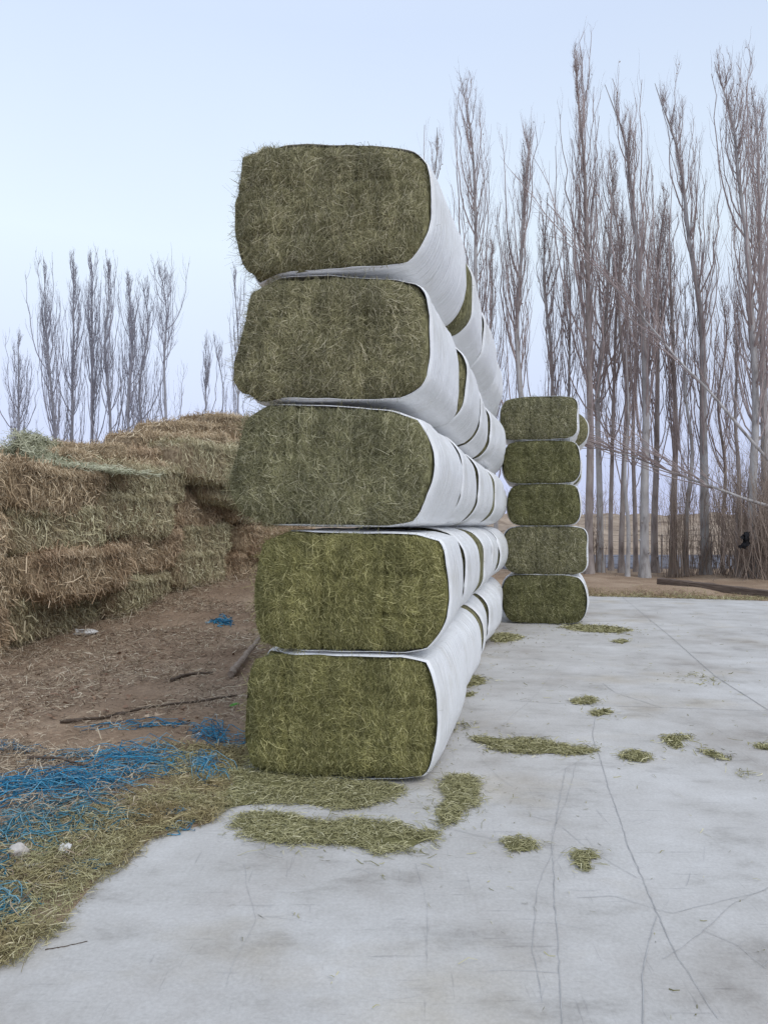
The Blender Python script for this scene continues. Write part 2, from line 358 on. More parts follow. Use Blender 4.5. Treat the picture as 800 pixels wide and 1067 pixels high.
strip(ck, [(560, 815), (600, 795), (618, 786)], .004, .01)
strip(ck, [(575, 870), (590, 835), (600, 795)], .004, .012)
strip(ck, [(435, 900), (445, 950), (448, 1000)], .003, .02)
strip(ck, [(735, 970), (770, 985), (800, 1010)], .004, .02)
strip(ck, [(255, 900), (262, 960), (240, 1030)], .003, .03)
strip(ck, [(482, 780), (520, 760), (560, 722), (585, 690)], .005, .02)
cracks = ck.build('concrete_cracks', M['crack'], slab)
# fine tyre and shovel scuffs
sc_ = MB()
for i in range(90):
    px, py = rng.uniform(250, 800), 625 + 440 * rng.uniform() ** 1.3
    if py < 900 and px < 500: continue
    a = rng.choice([rng.normal(-.15, .25), rng.normal(1.2, .4)]); Ls = rng.uniform(10, 60) * (0.4 + (py - 600) / 500)
    strip(sc_, [(px, py), (px + Ls * math.cos(a) * .5, py + 2 * rng.normal() - Ls * .12 * math.sin(a)), (px + Ls * math.cos(a), py - Ls * .3 * math.sin(a))], rng.uniform(.0015, .0035), .008, .003, .04)
M['scuff'] = mat_noise('scuff', [(.3, (.34, .34, .345)), (.7, (.47, .47, .47))], 20, 3, .9, 0)
sc_.build('concrete_scuffs', M['scuff'], slab)

# road beyond the trees, a shallow raised sheet
rm_ = MB(); rx = np.linspace(-60, 90, 40)
ry = np.array([26.6, 26.7, 36.6, 36.7]); rz = np.array([-.05, .12, .17, -.05])
V = np.array([[(x, y - x * .01, z) for x in rx] for y, z in zip(ry, rz)]); rm_.add(V.reshape(-1, 3), grid_faces(4, len(rx)), 0, False)
road = rm_.build('road', M['asphalt']); road['kind'] = 'structure'

# ------------------------------------------------------------------ wrapped hay bales
NSEG = 96
def resample(poly, n=NSEG, smooth=3):                    # closed outline -> n evenly spaced points, corners rounded
    P = np.array(poly, float)
    for _ in range(smooth):
        Q = np.roll(P, -1, 0); P = np.stack([.75 * P + .25 * Q, .25 * P + .75 * Q], 1).reshape(-1, 2)
    c = np.vstack([P, P[:1]]); s = np.concatenate([[0], np.cumsum(np.linalg.norm(np.diff(c, axis=0), axis=1))])
    t = np.linspace(0, s[-1], n, endpoint=False)
    return np.stack([np.interp(t, s, c[:, 0]), np.interp(t, s, c[:, 1])], -1)
def rounded(W, H, r, rng, sk=0.015):                     # generic bale outline, base centred at the origin
    j = lambda: rng.normal(0, sk)
    w, h = W / 2, H
    return [(-w + r + j(), 0), (w - r + j(), 0), (w + j() * .5, r * .8), (w + .02 + j(), h * .5), (w + j() * .5, h - r * .8), (w - r + j(), h), (-w + r + j(), h), (-w + j() * .5, h - r * .8), (-w - .02 + j(), h * .5), (-w + j() * .5, r * .8)]
def make_bale(outline, L, rng, hay, nblade, bw, front_bare=0.03, back_bare=0.08, fringe=0.0, fringe_left=0, long_=1.0, detail=True, smooth=2, left_bare=0.0, shear=0.0, bulge_=.065):
    """front face at y = 0 looking towards -y, the bale running back to y = L; returns meshes (hay block, wrap)"""
    O = resample(outline, smooth=smooth); c = O.mean(0); c[1] = (O[:, 1].min() + O[:, 1].max()) / 2
    seed = int(rng.integers(1 << 20)); D0 = O - c
    gx = [rng.normal(-.18, .05), rng.normal(.20, .05)]; gz = [rng.normal(c[1] + .12, .05), rng.normal(c[1] - .16, .04)]
    def face_y(xy, r):
        p = np.stack([xy[..., 0] * 3.2, xy[..., 1] * 3.2, 0 * xy[..., 0]], -1)
        y = -0.040 + 0.075 * np.clip((r - .62) / .38, 0, 1) ** 2.6 - .030 * fbm(p, seed, 3) - .010 * fbm(p * 6, seed + 3, 2)
        for g_, a_ in zip(gx, (.030, .034)):
            y = y + a_ * np.exp(-((xy[..., 0] - g_ - .02 * vnoise(p * 1.5, seed + 9)) / .016) ** 2) * sstep(-.2, .4, vnoise(p * .9, seed + 5) + .2)
        for g_, a_ in zip(gz, (.022, .026)):
            y = y + a_ * np.exp(-((xy[..., 1] - g_ - .02 * vnoise(p * 1.5, seed + 8)) / .015) ** 2) * sstep(-.2, .4, vnoise(p * .9, seed + 6) + .1)
        return y
    mb = MB()
    rr = 1 - np.linspace(0, 1, 26) ** 1.3 if detail else 1 - np.linspace(0, 1, 12) ** 1.3
    rows = []
    ph = np.stack([D0[:, 0] * 4, D0[:, 1] * 4, 0 * D0[:, 0]], -1)
    BU = bulge_
    def side(xy_, y):                                    # bulge of the flanks, strongest at mid height
        hz = (O[:, 1] - c[1]) / (.5 * np.ptp(O[:, 1])); s_ = np.sin(np.pi * np.clip(y / L, 0, 1)) ** .32
        return np.stack([xy_[:, 0] * (1 + BU * s_ * (1 - .85 * hz ** 2)), xy_[:, 1]], -1)
    def sect(y, r):                                      # outline at depth y
        q = np.stack([O[:, 0] * 5, O[:, 1] * 5, np.full(NSEG, y * 5)], -1)
        xy = side(D0 * r, y) * (1 + .012 * fbm(q, seed + 1, 2))[:, None]
        return xy + c
    for y in (L, L * .98, L - .08, L - .16, L * .75, L * .5, L * .25, .18, .10, .05):
        xy = sect(y, .985 if y < L else .90); rows.append(np.stack([xy[:, 0], np.full(NSEG, y), xy[:, 1]], -1))
    for r in rr:
        xy = sect(0, r); rows.append(np.stack([xy[:, 0], face_y(xy, np.full(NSEG, r)), xy[:, 1]], -1))
    mb.add(np.array(rows).reshape(-1, 3), grid_faces(len(rows), NSEG, True), 0)
    back = sect(L, .90); bc = np.r_[np.stack([back[:, 0], np.full(NSEG, L), back[:, 1]], -1), [[c[0], L + .02, c[1]]]]
    mb.add(bc, np.array([[(i + 1) % NSEG, i, NSEG] for i in range(NSEG)]), 0)
    # loose blades over the face
    n = nblade; th = rng.uniform(0, NSEG, n); r = np.sqrt(rng.uniform(0, 1.0, n)) * .985
    i0 = th.astype(int) % NSEG; f = (th - i0)[:, None]; d = D0[i0] * (1 - f) + D0[(i0 + 1) % NSEG] * f
    xy = d * r[:, None] + c; y = face_y(xy, r)
    P = np.stack([xy[:, 0], y, xy[:, 1]], -1)
    keep = np.ones(n, bool)
    for g_, v_, e_ in ((gx, 0, 9), (gz, 1, 8)):          # the seams between pressed layers stay open
        for q_ in g_:
            p_ = np.stack([xy[:, 0] * 3.2, xy[:, 1] * 3.2, 0 * r], -1)
            keep &= ~((np.abs(xy[:, v_] - q_ - .02 * vnoise(p_ * 1.5, seed + e_)) < .013) & (rng.uniform(size=n) < .8))
    P, xy, r, y = P[keep], xy[keep], r[keep], y[keep]; n = len(P)
    q = np.stack([xy[:, 0] * 2.3, xy[:, 1] * 2.3, 0 * r], -1)
    ang = rng.uniform(-np.pi, np.pi, n) * .75 + 2.2 * fbm(q, seed + 40, 2)
    T = np.stack([np.cos(ang) * .8, rng.normal(0, .12, n), np.sin(ang) * 1.15], -1)
    Ls = np.clip(rng.lognormal(-3.15, .5, n), .012, .16) * long_ * np.where(r > .92, .4, 1)
    blades(mb, P, T, np.broadcast_to(np.array((0, -1., 0)), (n, 3)), Ls, bw * rng.uniform(.6, 1.3, n), rng, .30, 1, off=.003)
    if fringe:                                           # stalks sticking out round the rim, mostly on the open left side
        n = int(fringe); i = rng.integers(0, NSEG, n * 3)
        if fringe_left: i = i[(D0[i, 0] < -.25 * np.ptp(D0[:, 0])) | (rng.uniform(size=len(i)) < .012)]
        i = i[:n]; n = len(i)
        d = nrm(D0[i]); xy = D0[i] * rng.uniform(.93, 1.0, n)[:, None] + c
        yy = rng.uniform(-.03, .22 if fringe_left else .05, n)
        P = np.stack([xy[:, 0], yy, xy[:, 1]], -1)
        T = np.stack([d[:, 0] + rng.normal(0, .7, n), rng.normal(-.3, .5, n), d[:, 1] + rng.normal(-.15, .8, n)], -1)
        blades(mb, P, T, nrm(np.stack([d[:, 0], -1 + 0 * yy, d[:, 1]], -1)), np.clip(rng.lognormal(-2.55, .5, n), .03, .24), bw * rng.uniform(.6, 1.1, n), rng, .25, 1, off=.004)
        # strands lying along the open left flank
    for v in mb.v: v[:, 0] += shear * np.maximum(v[:, 1], 0)
    hm = mb.mesh('hay_block', [M[hay + '_mass'], M[hay]])
    # wrap film: sleeve with a ragged front and back edge, inside and outside faces
    fb = MB(); rows = []
    a = np.arange(NSEG); pa = np.stack([np.cos(a * 2 * np.pi / NSEG) * 2, np.sin(a * 2 * np.pi / NSEG) * 2, 0 * a + 3.1], -1)
    nx_ = nrm(D0)
    y0 = front_bare - .030 * sstep(.45, .9, np.abs(nx_[:, 1])) + left_bare * sstep(.3, .95, -D0[:, 0] / np.abs(D0[:, 0]).max()) * (1 - .8 * sstep(.5, .9, np.abs(nx_[:, 1]))) + .018 * fbm(pa * 1.3, seed + 50, 3); y1 = L - back_bare + .035 * fbm(pa * 1.5, seed + 51, 3)
    ns = 40 if detail else 22
    for k, t in enumerate(np.linspace(0, 1, ns)):
        yy = y0 + (y1 - y0) * t
        q = np.stack([O[:, 0] * 1.6, O[:, 1] * 1.6, yy * 9], -1); q2 = np.stack([O[:, 0] * 3, O[:, 1] * 3, yy * 3], -1)
        ed = min(t, 1 - t) * L
        off = .017 + .0035 * fbm(q, seed + 60, 1) + .010 * np.maximum(fbm(q2, seed + 61, 2), -.5) - .0135 * math.exp(-ed / .03)
        xy = side(D0, yy); xy = xy + nrm(D0) * off[:, None] + c
        xy[:, 1] = np.maximum(xy[:, 1], O[:, 1].min() - .004) 
        rows.append(np.stack([xy[:, 0], yy, xy[:, 1]], -1))
    rows = np.array(rows); inner = rows.copy()
    cc = np.array((c[0], 0, c[1])); inner[..., 0] += (cc[0] - inner[..., 0]) * .006; inner[..., 2] += (cc[2] - inner[..., 2]) * .006
    allr = np.concatenate([inner[::-1], rows]); fb.add(allr.reshape(-1, 3), grid_faces(len(allr), NSEG, True)[:, ::-1], 0)
    for v in fb.v: v[:, 0] += shear * np.maximum(v[:, 1], 0)
    fm = fb.mesh('plastic_wrap', [M['film']])
    return hm, fm
def put_bale(meshes, label, loc, yaw, group, scale=(1, 1, 1)):
    t = thing('wrapped_hay_bale', label, 'hay bale', loc, yaw, group); t.scale = scale
    for nm, me in zip(('hay_block', 'plastic_wrap'), meshes):
        o = bpy.data.objects.new(nm, me); COL.objects.link(o); o.parent = t
    return t

ROW = math.atan(168 / FPX)                               # the long stack runs back and to the right
rdir = np.array((math.sin(ROW), math.cos(ROW)))
D0F = 4.80
rng = np.random.default_rng(3)
FRONT = [  # outline of each front face, bottom course first, and the yaw and hay of that bale
 ([(268,683),(352,684),(440,687),(450,712),(453,768),(447,800),(438,814),(350,811),(262,807),(254,782),(254,740),(258,705)], 11.0, 'hay_moss'),
 ([(277,553),(365,555),(457,558),(464,582),(466,640),(456,665),(440,680),(356,678),(272,677),(264,645),(265,600)], 9.0, 'hay_moss'),
 ([(256,421),(343,423),(430,429),(448,462),(449,492),(439,530),(425,549),(340,547),(257,546),(234,506),(243,478)], 8.0, 'hay_drab'),
 ([(264,290),(348,289),(430,292),(443,310),(445,388),(436,405),(410,416),(332,415),(255,415),(238,390),(250,345)], 7.0, 'hay_olive'),
 ([(254,155),(340,152),(424,153),(442,165),(446,185),(445,235),(435,262),(418,277),(338,281),(258,286),(246,268),(242,235),(247,190)], 7.0, 'hay_olive'),
]
COURSE = ['bottom', 'second', 'third', 'fourth', 'top']
COLW = ['front', 'second', 'third', 'fourth', 'fifth']
FL = ['standing on the concrete', 'second from the ground', 'middle one, bulging left', 'fourth from the ground', 'topmost against the sky']
anchor = G(350, 810); anchor[1] = D0F; anchor[0] = (350 - CX) / FPX * D0F
LB = 1.58; GRP = 'wrapped bales in the long stack'
SH = [.03, -.01, .07, .09, .12]
for k, (poly, yaw, hay) in enumerate(FRONT):
    a = R(yaw); tdir = np.array((math.cos(a), -math.sin(a))); nrm2 = np.array((math.sin(a), math.cos(a)))
    uz = []
    for px, py in poly:
        d = ray(px, py); t = (anchor[:2] @ nrm2) / (d[:2] @ nrm2)
        uz.append(((np.array(d[:2]) * t - anchor[:2]) @ tdir, CAM_H + d[2] * t))
    uz = np.array(uz); z0 = max(0.004, uz[:, 1].min()); x0 = (uz[:, 0].min() + uz[:, 0].max()) / 2
    uz[:, 1] -= uz[:, 1].min(); uz[:, 0] -= x0
    m = make_bale(uz * np.array((1.0, 1.0)), LB, rng, hay, 28000, .0025, smooth=1, left_bare=.30, shear=SH[k], front_bare=.02, bulge_=.06, back_bare=[.05, .05, .06, .06, .03][k], fringe=[500, 600, 1100, 1000, 900][k], fringe_left=1, long_=[.95, 1, 1.15, 1.1, 1.05][k])
    put_bale(m, f"{'green' if k < 2 else 'olive'} hay bale at the long stack's front end, {FL[k]}", (*(anchor[:2] + tdir * x0), z0), -a, GRP)

# the bales behind them, three shared builds
gen = [make_bale(rounded(1.17, .80, .20, rng), LB, rng, h, 3000, .004, .015, .05, 0, 0, 1.0, True) for h in ('hay_olive', 'hay_dark', 'hay_olive')]
gen_bare = [make_bale(rounded(1.17, .80, .20, rng), LB, rng, h, 6000, .004, .22, .03, 60, 0, 1.0, True) for h in ('hay_olive', 'hay_dark')]
ZB = [0.004, .788, 1.585, 2.388, 3.178]; HB = [.785, .797, .80, .79, .815]
XO = [[.01, .02, -.02, -.03], [.03, .04, .0, .0], [.03, .02, .03, -.02], [.035, .03, .0, -.02], [.09, .05, .02, -.02]]
BARE = {(0, 2), (1, 2), (2, 3), (4, 1)}
for k in range(5):
    for j in range(1, 5):
        t = j * (LB + .055) + rng.normal(0, .012) + (.05 if (k, j) in BARE else 0)
        ctr = anchor[:2] + rdir * t + np.array((math.cos(ROW), -math.sin(ROW))) * (XO[k][j - 1] + rng.normal(0, .014))
        ctr[0] -= .0
        src = gen_bare[(k + j) % 2] if (k, j) in BARE else gen[int(rng.integers(3))]
        put_bale(src, f"white wrapped bale, {COLW[j]} from the front, {COURSE[k]} course of the long stack",
                 (ctr[0], ctr[1], ZB[k]), -ROW + R(rng.normal(0, 1.8)), GRP, (1.0 + rng.normal(0, .01), 1, HB[k] / .80))

# the short stack behind, at the end of the row
BOX = [(526, 606, 650, 599), (527, 609, 599, 548), (531, 601, 548, 504), (527, 601, 504, 459), (523, 599, 458, 413)]
small = [make_bale(rounded(1.24, .76, .13, rng), 1.5, rng, h, 9000, .005, .03, .06, 120, 0, 1.1, True, left_bare=.2, bulge_=.06) for h in ('hay_green', 'hay_green', 'hay_dark')]
D2 = 12.25; yaw2 = R(12.5)
W2 = ['standing on the concrete', 'second from the ground and widest', 'narrow middle one', 'fourth from the ground', 'highest']
for k, (x0, x1, y0, y1) in enumerate(BOX):
    A, B = AT(x0, y0, D2), AT(x1, y1, D2)
    w = (B[0] - A[0]) / math.cos(yaw2) * .985; h = B[2] - A[2]; z = max(.004, A[2])
    put_bale(small[(k * 2) % 3 if k != 3 else 1], f"green hay bale in the short far stack, {W2[k]}", ((A[0] + B[0]) / 2, D2, z), -yaw2 + R([0, 2, -1, 1.5, 0][k]), 'wrapped bales in the short far stack', (w / 1.24, 1, h / .76))
    if k != 1:
        sh = [.05, 0, .05, .10, .22][k]; d2 = np.array((math.sin(yaw2), math.cos(yaw2))) * 1.56
        put_bale(gen_bare[k % 2], f"white wrapped bale behind the {['bottom', '', 'middle', 'fourth', 'top'][k]} bale of the short far stack",
                 ((A[0] + B[0]) / 2 + d2[0] + sh, D2 + d2[1], z), -yaw2, 'wrapped bales in the short far stack', (w / 1.2, 1, h / .80))

# ------------------------------------------------------------------ old straw heap on the left
def make_straw(L, W, H, rng, mat, nb, bw, sag=.05):
    """rough straw bale: x along the length, base centred at the origin, shaggy on every side"""
    seed = int(rng.integers(1 << 20)); mb = MB(); nu, nv = 44, 56
    a = np.linspace(0, 2 * np.pi, nv, endpoint=False); e_ = .24
    ad_ = np.linspace(0, 2 * np.pi, 4001)
    px_ = np.sign(np.cos(ad_)) * np.abs(np.cos(ad_)) ** e_; pz_ = np.sign(np.sin(ad_)) * np.abs(np.sin(ad_)) ** e_
    sl = np.r_[0, np.cumsum(np.hypot(np.diff(px_) * W, np.diff(pz_) * H))]
    def perim(k): return np.interp(k * sl[-1], sl, px_), np.interp(k * sl[-1], sl, pz_)
    cx_, cz = perim(np.arange(nv) / nv)
    def surf(u, ax, az):
        x = (u - .5) * L; endr = (1 - np.abs(2 * u - 1) ** 9) ** .5 * .55 + .45
        yv = ax * W / 2 * endr; zv = az * H / 2 * endr
        q = np.stack([x * 2.2, yv * 2.2, zv * 2.2], -1)
        k = 1 + .075 * fbm(q, seed, 3) + .03 * fbm(q * 4, seed + 2, 2)
        return np.stack([x + .05 * fbm(q, seed + 5, 2), yv * k, zv * k + H / 2 - sag * np.sin(np.pi * u)], -1)
    us = np.concatenate([[0, .006, .02], np.linspace(.05, .95, nu - 6), [.98, .994, 1]])
    rows = np.array([surf(np.full(nv, u), cx_, cz) for u in us]); mb.add(rows.reshape(-1, 3), grid_faces(nu, nv, True), 0)
    for e0, u in ((0, 0), (1, nu - 1)):
        c = rows[u].mean(0); base = np.r_[rows[u], [c]]
        f = [[(i + 1) % nv, i, nv] if e0 == 0 else [i, (i + 1) % nv, nv] for i in range(nv)]; mb.add(base, np.array(f), 0)
    n = nb; u = rng.uniform(.0, 1, n); ax, az = perim(rng.uniform(0, 1, n))
    P = surf(u, ax, az); top = az > .93
    N = nrm(np.stack([np.where(np.abs(u - .5) > .47, np.sign(u - .5), 0) * 1.5, np.where(np.abs(ax) > .9, np.sign(ax), .1 * ax), np.where(np.abs(az) > .9, np.sign(az), .1 * az)], -1))
    q = P * 1.3; dx = .8 * fbm(q, seed + 9, 2)
    T = np.stack([rng.normal(0, .55, n) + dx, .25 * N[:, 1] + rng.normal(0, .3, n), -1.1 + rng.normal(0, .45, n)], -1)
    Tt = rng.normal(0, 1, (n, 3)); Tt[:, 2] *= .3
    T = np.where(top[:, None], Tt, T)
    Ls = np.clip(rng.lognormal(-2.55, .5, n), .025, .30)
    blades(mb, P, T, N, Ls, bw * rng.uniform(.6, 1.4, n), rng, .2, 1, off=.018)
    # coarser wisps and tufts pulled loose from the face
    n = nb // 8; u = rng.uniform(.01, .99, n); ax, az = perim(rng.uniform(0, 1, n))
    P = surf(u, ax, az); N = nrm(np.stack([np.where(np.abs(u - .5) > .47, np.sign(u - .5), 0) * 1.5, np.where(np.abs(ax) > .9, np.sign(ax), .1 * ax), np.where(np.abs(az) > .9, np.sign(az), .1 * az)], -1))
    T = np.stack([rng.normal(0, .8, n), .5 * N[:, 1] + rng.normal(0, .4, n), -.8 + rng.normal(0, .7, n)], -1)
    blades(mb, P, T, N, np.clip(rng.lognormal(-2.0, .45, n), .05, .38), .011 * rng.uniform(.6, 1.4, n), rng, .3, 1, off=.03)
    # a shaggy lip hanging over the long top edges
    n = nb // 7; u = rng.uniform(.02, .98, n); s = rng.choice([-1, 1], n)
    P = surf(u, s * 1.0, np.full(n, .92)); T = np.stack([rng.normal(0, .4, n), s * .5 + rng.normal(0, .3, n), -.9 + rng.normal(0, .5, n)], -1)
    N = nrm(np.stack([0 * u, s * 1.0, .7 + 0 * u], -1))
    blades(mb, P + np.array((0, 0, -.03)), T, N, np.clip(rng.lognormal(-2.35, .45, n), .04, .30), bw * rng.uniform(.6, 1.3, n), rng, .25, 1, off=.03)
    return mb.mesh('straw_bale', [M['straw_mass'], M[mat]])
rng = np.random.default_rng(21)
SM = [make_straw(2.0, 1.15, .60, rng, m_, 17000, .0048, s_) for m_, s_ in (('straw_tan', .04), ('straw_tan', .07), ('straw_grey', .05), ('straw_red', .05), ('straw_grey', .02), ('straw_red', .08))]
SGRP = 'old straw bales in the heap'
def straw(i, x, y, z, yaw, label, sc=(1, 1, 1), tilt=0.0, roll=0.0, group=SGRP):
    o = bpy.data.objects.new('straw_bale', SM[i]); COL.objects.link(o); o.location = (x, y, z); o.rotation_euler = (roll, tilt, yaw); o.scale = sc
    return tag(o, label, 'straw bale', group)
# front face line of the heap
F0, F1, F2 = np.array((-4.75, 7.6)), np.array((-3.28, 14.0)), np.array((-2.2, 18.5))
fl = np.linalg.norm(F1 - F0)
def on_face(s):
    if s < fl: p = F0 + (F1 - F0) * s / fl; d = (F1 - F0) / fl
    else: d = (F2 - F1) / np.linalg.norm(F2 - F1); p = F1 + d * (s - fl)
    return p, math.atan2(d[1], d[0]), np.array((-d[1], d[0]))        # point, heading, inward normal
TW = ['bottom', 'second', 'third', 'top']
PW = ['nearest', 'second', 'third', 'fourth', 'fifth', 'sixth']
mi = [[3, 4, 2, 4, 3, 0], [0, 3, 5, 2, 3, 5], [1, 2, 4, 5, 0, 3], [0, 1, 2, 0, 1, 0]]
for t in range(4):
    for k in range(6):
        s = .55 + k * 1.93 + (.35 if t % 2 else 0) + rng.normal(0, .06) + (-.25 if t == 3 and k == 1 else 0)
        p, hd, inw = on_face(s)
        inset = .55 + [.03, .0, .05, .02][t] + rng.normal(0, .08) - (.25 if k >= 4 else 0) - (.12 if (t, k) == (3, 2) else 0)
        c = p + inw * inset; gz = float(ground_z(c[0] + .4, c[1]))
        z = gz - .03 + t * .565 + rng.normal(0, .015) - (.10 if k >= 4 and t < 2 else 0)
        straw(mi[t][k], c[0], c[1], z, hd + R(rng.normal(0, 4)) + (math.pi if rng.uniform() < .5 else 0),
              f"{['brown', 'tan', 'shaggy tan', 'pale tan'][t]} straw bale, {PW[k]} from the camera in the {TW[t]} course of the heap's face",
              (1.02 + rng.normal(0, .04), 1 + rng.normal(0, .05), 1.0 + rng.normal(0, .04)), R(rng.normal(0, 2)), R(rng.normal(0, 3)))
# rows behind, standing higher
def straw_at(i, px, py, D, yaw, label, sc=(1, 1, 1), tilt=0, drop=.3):
    P = AT(px, py, D); return straw(i, P[0], P[1], P[2] - drop, R(yaw), label, sc, R(tilt), 0)
straw_at(1, 92, 477, 12.6, 12, 'small tan straw bale standing on top of the heap against the bare trees', (.62, .8, .75), 0, .22)
straw_at(0, 20, 486, 11.2, 20, 'flattened straw bale under the loose green hay at the top left', (1.0, 1, .8), 0, .24)
straw_at(5, 140, 482, 13.4, 62, 'long reddish straw bale behind the heap front, middle of its upper rows', (1.1, 1, 1), -5, .33)
straw_at(0, 178, 467, 14.6, 58, 'tan straw bale on the upper back row left of the wrapped stack', (1.15, 1, 1), -5, .33)
straw_at(2, 210, 484, 13.9, 60, 'grey shaggy straw bale end just left of the third wrapped bale', (.9, 1, 1.1), 0, .3)
straw_at(2, 222, 505, 14.6, 66, 'grey straw bale below the shaggy upper end, beside the wrapped stack', (1, 1, 1.1), 0, .3)
straw_at(0, 205, 456, 15.8, 55, 'tan straw bale on the topmost back row', (1.2, 1, 1), -6, .3)
straw_at(1, 240, 450, 16.6, 60, 'highest straw bale, half hidden by the wrapped stack', (1, 1, 1), -3, .28)
straw_at(3, 255, 480, 16.4, 62, 'straw bale under the highest one, tucked behind the wrapped stack', (1, 1, 1.1), 0, .3)
straw_at(0, 100, 497, 12.0, 60, 'tan straw bale sloping down behind the front course', (1.1, 1, .9), -4, .32)
# tuft of greener loose hay lying on the heap
gt = MB(); n = 5200
u = rng.normal(0, 1, (n, 3)); r_ = np.abs(rng.normal(0, .42, n)); c0 = AT(27, 478, 10.9)
x = rng.normal(0, .26, n); y = rng.normal(0, .28, n); hgt = .30 * np.exp(-(x / .24) ** 2) + .10 * np.exp(-((x - .5) / .5) ** 2)
P = np.stack([x + .12, y, hgt * rng.uniform(.2, 1, n) - .16 - .15 * np.maximum(x, 0)], -1)
blades(gt, P, np.stack([rng.normal(0, 1, n), rng.normal(0, 1, n), rng.normal(0, .5, n)], -1), nrm(np.stack([x, y - .3, .6 + 0 * x], -1)), np.clip(rng.lognormal(-2.0, .4, n), .05, .3), .008, rng, .3, 0)
go = gt.build('loose_hay', M['green_hay_loose']); go.location = c0 + np.array((0, 0, .14)); go.scale = (1, 1, 1.25)
tag(go, 'tuft of loose greenish hay lying on top of the straw heap at the far left', 'loose hay')
gt = MB(); n = 2600
x = rng.normal(0, .42, n); y = rng.normal(0, .35, n)
P = np.stack([x, y, .05 * rng.uniform(0, 1, n) - .09 * x], -1)
blades(gt, P, np.stack([rng.normal(0, 1, n), rng.normal(0, 1, n), rng.normal(0, .3, n)], -1), nrm(np.stack([0 * x, y - .3, .8 + 0 * x], -1)), np.clip(rng.lognormal(-2.0, .4, n), .05, .3), .008, rng, .3, 0)
go = gt.build('loose_hay', M['green_hay_loose']); go.location = AT(88, 489, 11.0)
tag(go, 'thin strip of greenish loose hay sloping right along the heap behind the front course', 'loose hay')

